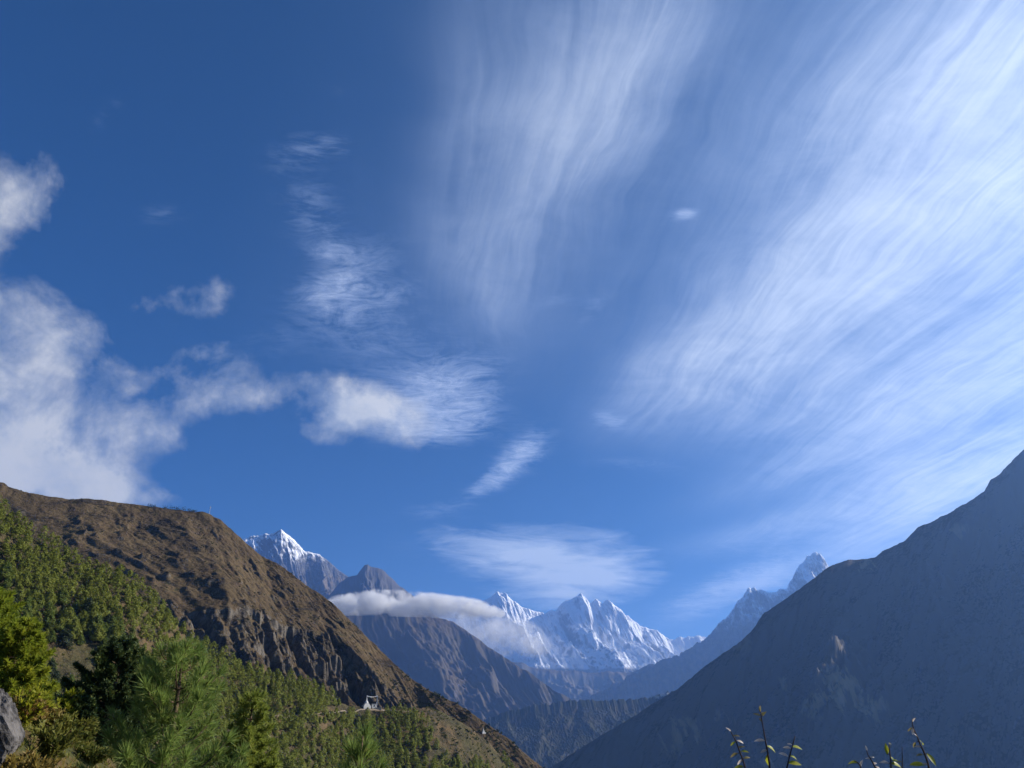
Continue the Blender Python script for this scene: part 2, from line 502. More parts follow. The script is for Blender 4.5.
# ------------------------------------------------------------------ ground materials
def mat_brown_hill():
    m, n = new_mat("dry_grass_and_rock")
    co = n.n('ShaderNodeTexCoord').outputs['Object']
    geo = n.n('ShaderNodeNewGeometry')
    nz = n.n('ShaderNodeSeparateXYZ'); n.put(nz.inputs[0], geo.outputs['True Normal'])
    big = n.noise(co, 0.012, 5, 0.6)
    mid = n.noise(co, 0.06, 6, 0.65)
    fine = n.noise(co, 0.35, 5, 0.7)
    c = n.mix(n.rng(big, 0.35, 0.65), (0.072, 0.052, 0.028), (0.112, 0.080, 0.041))
    c = n.mix(n.rng(mid, 0.42, 0.68), c, (0.080, 0.055, 0.032))
    c = n.mix(n.math('MULTIPLY', n.rng(fine, 0.50, 0.72), 0.65), c, (0.045, 0.036, 0.022))
    scrub = n.math('MULTIPLY', n.rng(n.noise(co, 0.11, 4, 0.7), 0.56, 0.64), n.rng(big, 0.38, 0.6))
    c = n.mix(n.math('MULTIPLY', scrub, 0.8), c, (0.026, 0.030, 0.014))
    rocky = n.rng(n.math('ADD', nz.outputs[2], n.math('MULTIPLY', n.math('SUBTRACT', mid, 0.5), 0.35)), 0.60, 0.46)
    rc = n.mix(n.rng(n.noise(n.mapping(co, scale=(1, 1, 0.35)), 0.25, 6, 0.7), 0.38, 0.62), (0.050, 0.045, 0.040), (0.145, 0.128, 0.105))
    c = n.mix(n.math('MULTIPLY', rocky, 0.85), c, rc)
    crag = n.noise(n.mapping(co, rot=(0, R(-20), R(25)), scale=(0.6, 1.0, 1.6)), 0.030, 7, 0.66, 0.6)
    c = n.mix(n.math('MULTIPLY', n.rng(crag, 0.58, 0.64), 0.85), c, n.mix(n.rng(fine, 0.4, 0.6), (0.022, 0.021, 0.018), (0.085, 0.072, 0.056)))
    nrm = n.bump(n.math('ADD', n.math('ADD', fine, n.math('MULTIPLY', mid, 2.0)), n.math('MULTIPLY', n.rng(crag, 0.56, 0.66), 1.5)), 0.9, 2.0)
    n.surface(c, 0.95, nrm, 0.1)
    return m

def mat_forest_floor():
    m, n = new_mat("hillside_scrub")
    co = n.n('ShaderNodeTexCoord').outputs['Object']
    big = n.noise(co, 0.02, 5, 0.6)
    mid = n.noise(co, 0.12, 6, 0.65)
    fine = n.noise(co, 0.7, 5, 0.7)
    c = n.mix(n.rng(big, 0.38, 0.62), (0.060, 0.058, 0.024), (0.125, 0.085, 0.045))
    c = n.mix(n.rng(mid, 0.45, 0.62), c, (0.045, 0.040, 0.022))
    c = n.mix(n.math('MULTIPLY', n.rng(fine, 0.50, 0.70), 0.6), c, (0.16, 0.115, 0.065))
    c = n.mix(n.rng(n.noise(co, 0.35, 4, 0.7), 0.60, 0.68), c, (0.025, 0.034, 0.013))
    nrm = n.bump(n.math('ADD', fine, n.math('MULTIPLY', mid, 2.0)), 1.0, 1.5)
    n.surface(c, 0.95, nrm, 0.1)
    return m

def mat_far(name, dark, light, rock, scale, sun_patch=None, grain=0.8, rock_lo=0.66, rock_hi=0.52):
    """far slope: scrub, grass and bare rock"""
    m, n = new_mat(name)
    co = n.n('ShaderNodeTexCoord').outputs['Object']
    geo = n.n('ShaderNodeNewGeometry')
    nz = n.n('ShaderNodeSeparateXYZ'); n.put(nz.inputs[0], geo.outputs['True Normal'])
    big = n.noise(co, scale, 7, 0.6, 0.3)
    mid = n.noise(co, scale * 7, 6, 0.65)
    c = n.mix(n.rng(big, 0.36, 0.64), dark, light)
    c = n.mix(n.math('MULTIPLY', n.rng(mid, 0.45, 0.70), 0.7), c, dark)
    rk = n.rng(n.math('ADD', nz.outputs[2], n.math('MULTIPLY', n.math('SUBTRACT', mid, 0.5), 0.35)), rock_lo, rock_hi)
    c = n.mix(rk, c, rock)
    if sun_patch:
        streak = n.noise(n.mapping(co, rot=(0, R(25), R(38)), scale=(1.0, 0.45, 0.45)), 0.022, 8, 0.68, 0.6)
        for (x, y, z, r, amt) in sun_patch:
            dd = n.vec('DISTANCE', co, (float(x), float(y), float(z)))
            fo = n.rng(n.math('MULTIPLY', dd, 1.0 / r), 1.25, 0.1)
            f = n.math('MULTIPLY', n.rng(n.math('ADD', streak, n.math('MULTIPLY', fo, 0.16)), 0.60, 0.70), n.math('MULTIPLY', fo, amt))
            c = n.mix(f, c, (0.30, 0.22, 0.13))  # pale tan streaks paint sunlit ground into the slope colour
    nrm = n.bump(mid, grain, 0.4 / scale * 0.02)
    n.surface(c, 0.95, nrm, 0.1)
    return m

def mat_snow(name, snow_line, span, steep_lo, steep_hi, scale, rock=(0.11, 0.11, 0.115), skew=(1, 1, 1), comb=None, brown=(0.15, 0.11, 0.07)):
    """snow above snow_line except on steep rock"""
    m, n = new_mat(name)
    co = n.n('ShaderNodeTexCoord').outputs['Object']
    geo = n.n('ShaderNodeNewGeometry')
    nz = n.n('ShaderNodeSeparateXYZ'); n.put(nz.inputs[0], geo.outputs['Normal'])
    pz = n.n('ShaderNodeSeparateXYZ'); n.put(pz.inputs[0], co)
    if comb:                                   # rock and snow bands run down the fall line
        cb = n.n('ShaderNodeCombineXYZ')
        n.put(cb.inputs[0], n.vec('DOT_PRODUCT', co, (1.0, comb, 0.0))); n.put(cb.inputs[1], n.math('MULTIPLY', pz.outputs[2], 0.30))
        cv = cb.outputs[0]
    else:
        cv = n.mapping(co, scale=skew)
    big = n.noise(cv, scale, 8, 0.62, 0.3)
    fine = n.noise(cv, scale * 6, 7, 0.68, 0.2)
    rk = n.rng(n.math('ADD', n.math('ADD', nz.outputs[2], n.math('MULTIPLY', n.math('SUBTRACT', big, 0.5), 0.55)), n.math('MULTIPLY', n.math('SUBTRACT', fine, 0.5), 0.65)), steep_lo, steep_hi)
    h = n.math('ADD', pz.outputs[2], n.math('MULTIPLY', n.math('SUBTRACT', n.noise(co, scale * 1.5, 7, 0.68), 0.5), span * 2.5))
    snow = n.math('MULTIPLY', n.rng(h, snow_line - span * 0.5, snow_line + span * 0.5), rk)
    ground = n.mix(n.rng(n.math('ADD', pz.outputs[2], n.math('MULTIPLY', n.math('SUBTRACT', big, 0.5), span * 2)), snow_line - span * 2.2, snow_line - span * 0.7), brown, rock)
    ground = n.mix(n.rng(fine, 0.40, 0.62), ground, tuple(0.55 * v for v in rock))
    c = n.mix(snow, ground, (0.90, 0.91, 0.93))
    nrm = n.bump(n.math('ADD', fine, big), 0.7, 0.12 / scale)
    n.surface(c, 0.8, nrm, 0.15)
    return m

# ------------------------------------------------------------------ terrain: far to near
# valley floor, one sheet to the horizon
m, n = new_mat("valley_ground")
co = n.n('ShaderNodeTexCoord').outputs['Object']
n.surface(n.mix(n.rng(n.noise(co, 0.0006, 8, 0.6), 0.4, 0.6), (0.05, 0.055, 0.03), (0.12, 0.09, 0.055)), 0.95)
G = 9
gx = np.linspace(-20000, 20000, 60); gy = np.linspace(-5000, 24000, 60)
GX, GY = np.meshgrid(gx, gy, indexing='ij')
o = mesh_obj('ground', np.stack((GX, GY, -1000 + 40 * fbm(GX / 4000, GY / 4000, 3)), -1).reshape(-1, 3), grid_faces(60, 60), m)
o['kind'] = 'structure'

# snow wall with its two summits, far at the head of the valley
WALL_Y = 16000
wall_px = [(380, 640), (430, 618), (452, 604), (464, 598), (470, 600), (483, 601), (490, 597), (494, 594.5), (497, 591.5), (499, 591), (502, 593), (505, 593), (509, 597), (512, 599), (521, 605.5), (530, 609.5), (538, 611.5), (546, 613), (550, 610.5), (555, 611), (560, 606), (566.5, 601), (572, 599.5), (576, 595.5), (580, 593.2), (583, 596), (587, 599),
           (590, 602), (596, 600.5), (602, 602.5), (606, 600.5), (609, 599), (612, 602), (615, 606.5), (620, 609), (625, 614), (631, 618), (637, 623), (643, 627.5), (648.5, 630), (657, 630), (662, 635), (669, 639), (676, 638.5), (684, 638), (690, 636), (697, 637), (704, 636), (715, 640), (760, 650), (820, 650)]
def drop_wall(s, d): return 0.92 * d - 0.10 * np.maximum(d - 1100, 0)
def disp_wall(s, d):
    w = sstep(0, 330, d)
    a = s - 0.10 * d
    t = 560 * gully(a, d, 1150, 11, 3.6, 0.2, 0.4)
    t += 190 * gully(a, d, 360, 21, 3.2, 0.2, 0.4)
    t += 45 * fbm(a / 110, d / 190, 5, 0.6, 31)
    return w * t + sstep(0, 40, d) * (1 - w) * 40 * fbm(s / 170, d / 170, 4, 0.6, 8)
sheet('snow_mountain', [(x, y, WALL_Y) for x, y in wall_px], (0.66, -0.75), 3300, 2500, 900, 340, 14, drop_wall, 0.9, disp_wall,
      mat_snow('wall_snow', zrow(672, WALL_Y), 60, 0.08, 0.30, 0.0013, rock=(0.20, 0.20, 0.21), comb=0.88), 32, 140, 4)

# horned snow peak with a sharp shoulder, on the far side of the valley
horn = [(560, 705, 11500), (598.6, 693, 11500), (619, 682, 11500), (640, 670, 11500), (658, 661.7, 11500), (679, 656, 11500), (690, 648, 11500), (699, 642, 11500), (708, 635, 11500), (717, 626, 11500), (723, 620, 11500), (729, 614, 11500), (738, 602, 11500), (742, 597, 11500), (747, 590.5, 11500), (750, 588.5, 11500), (754, 587.5, 11500),
        (758, 590, 11500), (762, 590.5, 11500), (768, 592.5, 11500), (773.6, 592, 11500), (780, 591, 11500), (787, 589, 11500), (789, 584, 11500), (790, 581.5, 11500), (794, 575, 11500), (797, 569.7, 11500), (800, 565, 11500), (803, 561, 11500), (807, 556, 11500), (812, 552.5, 11500), (816, 552.3, 11500), (819.6, 553, 11500),
        (823, 557, 11500), (826, 562, 11500), (829, 568, 11500), (840, 590, 11500), (870, 640, 11500)]
def drop_horn(s, d): return 0.95 * d - 0.25 * np.maximum(d - 700, 0)
def disp_horn(s, d):
    w = sstep(0, 110, d)
    a = s - 0.15 * d
    t = 360 * gully(a, d, 700, 41) + 170 * gully(a, d, 210, 47) + 55 * fbm(a / 80, d / 130, 5, 0.62, 43)
    return w * t + (1 - w) * sstep(0, 30, d) * 60 * (fbm(s / 90, d / 160, 5, 0.62, 45) - 0.25)
sheet('horned_snow_peak', horn, (0.28, -0.96), 3000, 1800, 760, 280, 12, drop_horn, 1.0, disp_horn,
      mat_snow('horn_snow', zrow(622, 11500), 260, 0.12, 0.40, 0.0024, rock=(0.13, 0.12, 0.115)), 26, 85, 6)

# low hills across the head of the valley
hills = [(420, 690, 13000), (470, 668, 13000), (517, 662, 13000), (537, 669, 13000), (552, 669.5, 13000), (566.5, 671, 13000), (582, 672, 13000), (596, 674, 13000), (607, 672, 13000), (619, 671, 13000), (631, 672.5, 13000), (650, 665, 13000), (700, 668, 13000), (760, 690, 13000)]
def disp_hills(s, d):
    w = sstep(0, 200, d)
    return w * (300 * gully(s - 0.3 * d, d, 1000, 51) + 70 * gully(s, d, 260, 57) + 16 * fbm(s / 60, d / 60, 4, 0.55, 52))
sheet('valley_head_hills', hills, (0.1, -1), 4500, 1800, 460, 200, 8, lambda s, d: 0.40 * d, 0.6, disp_hills,
      mat_far('valley_hills', (0.06, 0.05, 0.035), (0.15, 0.11, 0.07), (0.15, 0.14, 0.13), 0.0007), 25, 300, 7)

# snow-capped peak behind the brown hill
cap = [(150, 600, 11000), (200, 565, 11000), (241.7, 539.4, 11000), (247, 538, 11000), (253.4, 535.5, 11000), (259, 536.5, 11000), (265, 534, 11000), (270, 534.5, 11000), (277, 531.6, 11000), (281, 529, 11000), (284, 531.5, 11000), (286.6, 533.5, 11000), (294.5, 540, 11000), (304, 551, 11000), (312, 552.5, 11000),
       (320, 555, 11000), (327.7, 561, 11000), (337.4, 568.7, 11000), (347, 575.5, 11000), (356, 585, 11000), (372, 596, 11000), (400, 620, 11000), (440, 650, 11000)]
def drop_cap(s, d): return 0.85 * d
def disp_cap(s, d):
    w = sstep(0, 300, d)
    a = s - 0.25 * d
    t = 380 * gully(a + 250, d, 820, 62, 2.6) + 110 * gully(a, d, 240, 67) + 30 * fbm(a / 90, d / 130, 5, 0.6, 63)
    return w * t + (1 - w) * sstep(0, 40, d) * 30 * fbm(s / 120, d / 120, 4, 0.6, 65)
sheet('snow_capped_peak', cap, (0.45, -0.9), 2800, 1800, 620, 280, 12, drop_cap, 0.9, disp_cap,
      mat_snow('cap_snow', zrow(559, 11000, 290), 200, 0.30, 0.56, 0.0024, rock=(0.12, 0.12, 0.125)), 10, 110, 9)

# dark rock pyramid in front of it
pyr = [(300, 625, 9500), (325, 600, 9500), (340, 583, 9500), (347, 577.5, 9500), (352, 575.8, 9500), (357, 574.6, 9500), (361, 569.5, 9500), (364.8, 564.8, 9500), (367.7, 563.8, 9500), (370, 566, 9500), (372.6, 567, 9500), (377, 568.5, 9500), (382, 569.7, 9500), (386, 573, 9500), (390, 576.5, 9500),
       (395, 581, 9500), (400, 586, 9500), (408.7, 593, 9500), (425, 606, 9500), (445, 622, 9500), (480, 655, 9500)]
def disp_pyr(s, d):
    w = sstep(0, 180, d)
    return w * (190 * gully(s - 0.2 * d + 200, d, 520, 71) + 55 * gully(s, d, 150, 77) + 16 * fbm(s / 60, d / 80, 5, 0.6, 73))
sheet('dark_rock_peak', pyr, (0.2, -1), 2600, 1800, 420, 200, 10, lambda s, d: 0.9 * d, 0.9, disp_pyr,
      mat_far('dark_rock', (0.05, 0.048, 0.045), (0.10, 0.09, 0.075), (0.095, 0.09, 0.088), 0.0016, rock_lo=0.8, rock_hi=0.6), 10, 110, 10)

# long mountain under the cloud bank
midm = [(180, 560, 7500), (260, 585, 7500), (330, 603, 7500), (370, 604, 7500), (400, 606, 7500), (420, 614, 7500), (430, 616, 7500), (437.6, 618, 7500), (445, 619, 7500), (452, 621, 7500), (464, 628.6, 7460), (471, 634, 7420), (478.6, 639, 7420), (487, 645.5, 7380), (496, 652, 7340), (506, 658.5, 7300), (517, 665, 7260), (527, 671, 7220), (537, 678, 7180),
        (545, 684, 7180), (552, 689, 7140), (560, 693, 7100), (569, 698, 7100), (590, 712, 7000), (640, 740, 6900)]
def drop_mid(s, d): return 0.70 * d - 0.06 * np.maximum(d - 1500, 0)
def disp_mid(s, d):
    w = sstep(0, 260, d)
    a = s - 0.35 * d
    t = 330 * gully(a + 150, d, 1150, 82, 2.6, 0.2) + 60 * gully(a, d, 300, 87, 2.0) + 20 * fbm(a / 70, d / 90, 5, 0.6, 83)
    return w * t + (1 - w) * sstep(0, 30, d) * 14 * fbm(s / 90, d / 90, 4, 0.6, 86)
sheet('cloud_topped_mountain', midm, (0.42, -0.9), 3200, 2000, 620, 300, 10, drop_mid, 0.7, disp_mid,
      mat_far('scrub_slope', (0.040, 0.034, 0.022), (0.088, 0.064, 0.038), (0.075, 0.066, 0.056), 0.0015), 7, 90, 11)

# dark wooded ridge crossing the valley
wood = [(440, 735, 5600), (493, 716.5, 5600), (505, 712, 5600), (517, 709, 5600), (535, 705, 5600), (552, 703, 5600), (562, 701, 5600), (572, 700, 5600), (584, 699.5, 5600), (593, 700.5, 5600), (602, 701, 5600), (613, 700, 5600), (625, 699.5, 5600), (637, 699, 5600), (648.5, 697.5, 5600), (658, 695, 5600), (669, 692.5, 5600), (690, 690, 5600), (740, 690, 5600)]
def disp_wood(s, d):
    w = sstep(0, 100, d)
    return w * (60 * gully(s + 0.2 * d + 200, d, 620, 91, 1.6, 0.4) + 9 * np.abs(fbm(s / 24, d / 24, 3, 0.6, 93)))
sheet('wooded_ridge', wood, (0.1, -1), 1600, 900, 900, 260, 8, lambda s, d: 0.62 * d, 0.6, disp_wood,
      mat_far('wooded', (0.022, 0.028, 0.016), (0.045, 0.045, 0.026), (0.06, 0.055, 0.042), 0.004), 11, 26, 12)

# big mountain in shade, its crest climbing out of the frame
shade_Y = 3600
shade = [(430, 850, 3050), (520, 792, 3150), (550, 768, 3200), (566, 756.6, 3220), (590, 742, 3250), (634, 716.5, 3300), (679, 688, 3350), (704, 667, 3400), (729.6, 649.4, 3450), (751, 632, 3480), (764, 613, 3500), (789.5, 596, 3520), (800, 588, 3530), (815, 577, 3540), (824, 570, 3550), (832, 565, 3550), (840, 562, 3550), (849, 559.7, 3550), (862, 559, 3550), (875, 557.5, 3560),
         (883.5, 551, 3570), (894, 545.5, 3580), (905, 540, 3590), (917.7, 527.6, 3600), (928, 523, 3600), (937, 519, 3600), (948, 513.5, 3600), (960, 506, 3600), (970, 500.5, 3600), (978, 495.5, 3600), (984, 491, 3600), (990, 480.6, 3600), (996, 476, 3600), (1001, 473, 3600), (1009.6, 463.5, 3600), (1016, 456, 3600), (1022, 450.7, 3600), (1032, 446, 3600), (1050, 452, 3600), (1100, 480, 3600), (1200, 520, 3600), (1320, 540, 3600), (1500, 560, 3600)]
def drop_shade(s, d): return (0.91 + 0.22 * (1 - sstep(900, 1700, s))) * d - 0.10 * np.maximum(d - 1000, 0)
def disp_shade(s, d):
    w = sstep(0, 220, d)
    a = s + 0.25 * d
    k = 0.45 + 0.55 * sstep(700, 1500, s)
    t = k * (150 * gully(a, d, 620, 101) + 60 * gully(a, d, 190, 107)) + 8 * fbm(s / 34, d / 45, 5, 0.6, 102)
    # a rugged knoll half-way down that stands out into the sun
    e = np.exp(-((s - KNOLL[0]) / 120) ** 2 - ((d - KNOLL[1]) / 170) ** 2)
    t = t * (1 - 0.7 * np.clip(e, 0, 1)) + 95 * e * (0.75 + 0.9 * fbm(s / 60, d / 80, 5, 0.62, 108))
    return w * t + (1 - w) * sstep(0, 15, d) * 5 * fbm(s / 50, d / 50, 4, 0.6, 106)
def _knoll(px, py):
    rp = np.array([at(*p) for p in shade]); L = np.concatenate(([0], np.cumsum(np.linalg.norm(np.diff(rp[:, :2], axis=0), axis=1))))
    ss = np.linspace(0, L[-1], 500)[:, None]; dd = np.linspace(0, 1800, 400)[None, :]
    f = np.array((-0.62, -0.78)); f /= np.linalg.norm(f)
    X = [np.interp(ss, L, rp[:, k]) for k in range(3)]
    U, W = project(np.stack(np.broadcast_arrays(X[0] + f[0] * dd, X[1] + f[1] * dd, X[2] - drop_shade(ss, dd) - 60), -1))
    i, j = np.unravel_index(np.argmin((U - px) ** 2 + (W - py) ** 2), U.shape)
    return float(ss[i, 0]), float(dd[0, j])
KNOLL = _knoll(838, 683)
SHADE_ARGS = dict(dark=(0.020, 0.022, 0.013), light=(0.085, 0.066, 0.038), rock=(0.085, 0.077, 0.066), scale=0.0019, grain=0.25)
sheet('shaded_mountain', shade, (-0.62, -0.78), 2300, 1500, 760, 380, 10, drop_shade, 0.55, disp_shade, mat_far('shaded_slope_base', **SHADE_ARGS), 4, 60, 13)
SHB = bvh_of('shaded_mountain', 2)
SUN_PATCHES = []  # spots where sunlight is painted into the mountain's colour
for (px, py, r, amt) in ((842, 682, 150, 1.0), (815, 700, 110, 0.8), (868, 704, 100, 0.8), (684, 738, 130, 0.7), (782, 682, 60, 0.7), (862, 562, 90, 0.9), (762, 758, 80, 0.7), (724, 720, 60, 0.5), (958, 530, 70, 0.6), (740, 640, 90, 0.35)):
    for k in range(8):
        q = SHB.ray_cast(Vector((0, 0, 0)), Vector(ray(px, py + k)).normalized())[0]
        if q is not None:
            SUN_PATCHES.append((q[0], q[1], q[2], r, amt)); break
bpy.data.objects['shaded_mountain'].data.materials[0] = mat_far('shaded_slope', sun_patch=SUN_PATCHES, **SHADE_ARGS)

# brown grassy hill with its cliff band
brown = [(-330, 380, 820), (-150, 432, 840), (-60, 462, 860), (0, 481.6, 880), (4, 482.5, 880), (8, 486, 880), (14, 488.5, 880), (31, 493, 880), (50, 496.5, 885), (70, 499, 890), (85, 499, 890), (101, 500, 895), (118, 502.5, 900), (136, 504.5, 900), (150, 506.5, 900), (163, 508.2, 900), (180, 510, 900), (194, 511.5, 900), (203, 512, 900), (209.5, 513.8, 900), (221, 520.4, 895), (231, 529, 890), (240.6, 538, 885),
         (252, 548, 880), (261.7, 556.7, 876), (270, 559.5, 872), (278, 564, 868), (285.5, 568.5, 864), (296, 577, 858), (306.5, 585.7, 852), (314, 590, 846), (322, 595, 840), (330, 601, 834), (338, 608, 828), (351, 621, 820), (367, 637, 810), (377, 647, 804), (385.6, 655.5, 798), (404, 672.7, 785), (414, 680, 778), (425, 687.5, 770),
         (440, 696, 762), (454, 702, 755), (467.5, 709, 748), (479, 718, 742), (489, 726, 737), (500, 733, 732), (511, 740, 726), (524, 753, 720), (542.5, 767, 712), (560, 785, 700), (620, 830, 680)]
def _hump(x, c, w): return np.exp(-((x - c) / w) ** 2)
def px_of_brown():
    rp = np.array([at(*p) for p in brown]); L = np.concatenate(([0], np.cumsum(np.linalg.norm(np.diff(rp[:, :2], axis=0), axis=1))))
    return L, np.array([p[0] for p in brown], float)
_bl, _bp = px_of_brown()
CLIFF_TOP = [(120, 590), (150, 588), (163, 588), (194, 599), (233, 606), (285, 616), (328, 625), (343, 640), (370, 668), (400, 692)]
def _locate():
    rp = np.array([at(*p) for p in brown]); f = np.array((0.50, -0.86)); f /= np.linalg.norm(f)
    ss = np.linspace(0, _bl[-1], 700); dd = np.linspace(0, 420, 420)
    X = np.stack([np.interp(ss, _bl, rp[:, k]) for k in range(3)], 1)
    P = np.stack(np.broadcast_arrays(X[:, 0][:, None] + f[0] * dd, X[:, 1][:, None] + f[1] * dd, X[:, 2][:, None] - 0.56 * dd), -1)
    U, Vv = project(P)
    out = []
    for (px, py) in CLIFF_TOP:
        k = np.argmin((U - px) ** 2 + (Vv - py) ** 2); i, j = np.unravel_index(k, U.shape)
        out.append((ss[i], dd[j], px))
    out.sort()
    return np.array(out)
_ct = _locate()
def cliff(s, d):
    p = np.interp(s, _ct[:, 0], _ct[:, 2], left=100, right=430)
    top = np.interp(s, _ct[:, 0], _ct[:, 1])
    env = sstep(135, 175, p) * (1 - sstep(330, 390, p))
    H = 0.0 * d
    for k, (off, hh) in enumerate(((0, 11), (24, 8), (46, 10), (70, 6))):
        tk = top + off + 9 * fbm(s / 50, d * 0 + 0.5 + k, 3, 0.5, 121 + k) + 4 * fbm(s / 11, d * 0 + 2.5, 3, 0.6, 131 + k) + 7 * carve(s / 34, d / 300 + 1.5 * k, 2, 0.5, 141 + k)
        a_ = np.clip(0.55 + 1.3 * fbm(s / 45, d * 0 + 3.1 * k, 3, 0.55, 151 + k), 0, 1.5)
        H = H + hh * a_ * (0.15 + 0.85 * env) * sstep(0, 6, d - tk)
    return H, top
def drop_brown(s, d):
    c, top = cliff(s, d)
    return 0.56 * d + c - 0.16 * np.maximum(d - top - 30, 0) * 0.6 + 0.0 * s
def disp_brown(s, d):
    w = sstep(0, 50, d)
    a = s - 0.25 * d
    t = 13 * gully(a + 20, d, 120, 113, 2.6, 0.25) + 1.6 * gully(a, d, 40, 114) + 0.7 * fbm(s / 8, d / 9, 5, 0.62, 115)
    c, top = cliff(s, d)
    rock = sstep(-4, 6, d - top) * (1 - sstep(60, 110, d - top))
    t = t + rock * 4.0 * fbm(s / 9, d / 16, 4, 0.6, 117)
    lump = np.clip(fbm(s / 22, d / 22, 4, 0.55, 118) - 0.50, 0, 1) * 5
    return w * (t + lump) + (1 - w) * sstep(0, 5, d) * 1.6 * fbm(s / 16, d / 16, 4, 0.6, 116)
sheet('brown_hill', brown, (0.50, -0.86), 430, 500, 900, 420, 10, drop_brown, 0.4, disp_brown, mat_brown_hill(), 0.7, 12, 14)

# forested hillside below it
near = [(-300, 330, 390), (-150, 415, 400), (-60, 467, 410), (0, 510, 420), (30, 536, 425), (60, 556, 430), (95, 574, 438), (130, 586, 446), (150, 600, 455), (165, 613, 465), (182, 630, 478), (197, 646, 490), (215, 658, 503), (240, 668, 520), (270, 678, 536), (300, 688, 552), (322, 696, 570), (340, 703, 585), (352, 706.5, 596), (380, 708, 606), (395, 709.5, 612), (412, 708, 620), (430, 708, 630), (450, 716, 640), (470, 728, 648), (490, 744, 655), (505, 760, 660), (515, 775, 660), (560, 820, 660)]
def disp_near(s, d):
    w = sstep(0, 40, d)
    a = s + 0.12 * d
    return w * (14 * gully(a, d, 100, 131) + 4 * fbm(s / 26, d / 40, 4, 0.55, 132) + 0.9 * fbm(s / 6, d / 6, 3, 0.6, 133))
sheet('forested_hillside', near, (0.28, -0.96), 330, 60, 620, 330, 8, lambda s, d: 0.58 * d + 0.0 * s, 0.9, disp_near, mat_forest_floor(), 0.7, 14, 15)
HB = bvh_of('forested_hillside', 1)
BB = bvh_of('brown_hill', 1)
def hit(px, py, tree):
    for k in range(24):                     # a point just above the crest slides down to the crest
        d = Vector(ray(px, py + 0.5 * k)).normalized()
        loc, nrm, i, dist = tree.ray_cast(Vector((0, 0, 0)), d)
        if loc is not None:
            return np.array(loc)
    return None

# ------------------------------------------------------------------ air
m, n = new_mat("air")
pv = n.n('ShaderNodeVolumePrincipled')
HAZE_DENSITY = 4.5e-5
pv.inputs['Color'].default_value = (0.25, 0.48, 1.0, 1)
pv.inputs['Density'].default_value = HAZE_DENSITY
pv.inputs['Anisotropy'].default_value = 0.5
mo = n.n('ShaderNodeOutputMaterial')
n.nt.links.new(pv.outputs[0], mo.inputs['Volume'])
t = Tri(); t.box((0, 9500, 860), (41000, 30000, 4180))
hz = t.obj('haze', m)
hz['kind'] = 'stuff'

# ------------------------------------------------------------------ the bank the photographer stands on
def bank_z(x, y):
    x = np.asarray(x, float); y = np.asarray(y, float)
    z = -1.8 - 0.26 * x - 0.045 * np.maximum(y, 0) - 0.22 * np.maximum(y - 6, 0) * sstep(-11, -6.5, x) - 0.02 * np.maximum(y - 20, 0) ** 2
    z = z - 0.10 * np.maximum(x, 0) ** 1.2
    return z + 0.16 * fbm(x / 2.1, y / 2.1, 4, 0.55, 201) + 0.04 * fbm(x / 0.4, y / 0.4, 3, 0.6, 203)
def mat_bank():
    m, n = new_mat("grassy_bank")
    co = n.n('ShaderNodeTexCoord').outputs['Object']
    a = n.noise(co, 0.9, 6, 0.65); b = n.noise(co, 6.0, 5, 0.7)
    c = n.mix(n.rng(a, 0.38, 0.62), (0.050, 0.055, 0.018), (0.110, 0.066, 0.030))
    c = n.mix(n.math('MULTIPLY', n.rng(b, 0.45, 0.7), 0.7), c, (0.10, 0.080, 0.038))
    n.surface(c, 0.95, n.bump(b, 1.0, 0.08), 0.1)
    return m
bx = np.linspace(-45, 22, 260); by = np.linspace(-12, 48, 230)
BX, BY = np.meshgrid(bx, by, indexing='ij')
o = mesh_obj('grassy_bank', np.stack((BX, BY, bank_z(BX, BY)), -1).reshape(-1, 3), grid_faces(260, 230), mat_bank())
o['kind'] = 'structure'

# ------------------------------------------------------------------ plant materials
def mat_needles(name, shade, paler, tip, scale, transl=0.25):  # shade is only the darker of the two needle tones
    m, n = new_mat(name)
    geo = n.n('ShaderNodeNewGeometry')
    oi = n.n('ShaderNodeObjectInfo')
    f = n.noise(geo.outputs['Position'], scale, 3, 0.6)
    g = n.noise(geo.outputs['Position'], scale * 9, 2, 0.6)
    c = n.mix(n.rng(n.math('ADD', f, n.math('MULTIPLY', n.math('SUBTRACT', oi.outputs['Random'], 0.5), 0.50)), 0.36, 0.64), shade, paler)  # darker and paler needle tones, varied by noise and per object
    c = n.mix(n.math('MULTIPLY', n.rng(g, 0.52, 0.72), 0.7), c, tip)
    n.leaf(c, transl)
    return m
def mat_bark(name, a, b, scale):
    m, n = new_mat(name)
    co = n.n('ShaderNodeTexCoord').outputs['Object']
    f = n.noise(n.mapping(co, scale=(1, 1, 0.25)), scale, 5, 0.65)
    n.surface(n.mix(n.rng(f, 0.35, 0.65), a, b), 0.9, n.bump(f, 0.8, 0.02), 0.1)
    return m
M_HILLPINE = mat_needles("hill_pine_needles", (0.098, 0.137, 0.022), (0.171, 0.193, 0.026), (0.253, 0.238, 0.037), 0.12, 0.4)
M_DARKTREE = mat_needles("dark_tree_leaves", (0.019, 0.031, 0.012), (0.038, 0.054, 0.019), (0.060, 0.072, 0.026), 0.25)
M_YELLOWPINE = mat_needles("yellow_green_needles", (0.200, 0.243, 0.020), (0.317, 0.320, 0.025), (0.320, 0.320, 0.049), 0.8, 0.6)
M_DARKFIR = mat_needles("dark_fir_needles", (0.034, 0.060, 0.020), (0.085, 0.115, 0.027), (0.263, 0.271, 0.054), 1.2, 0.3)  # the third colour paints sunlit tips into the needles
M_BLUEPINE = mat_needles("long_needles", (0.095, 0.164, 0.039), (0.173, 0.242, 0.052), (0.320, 0.294, 0.103), 1.6, 0.55)
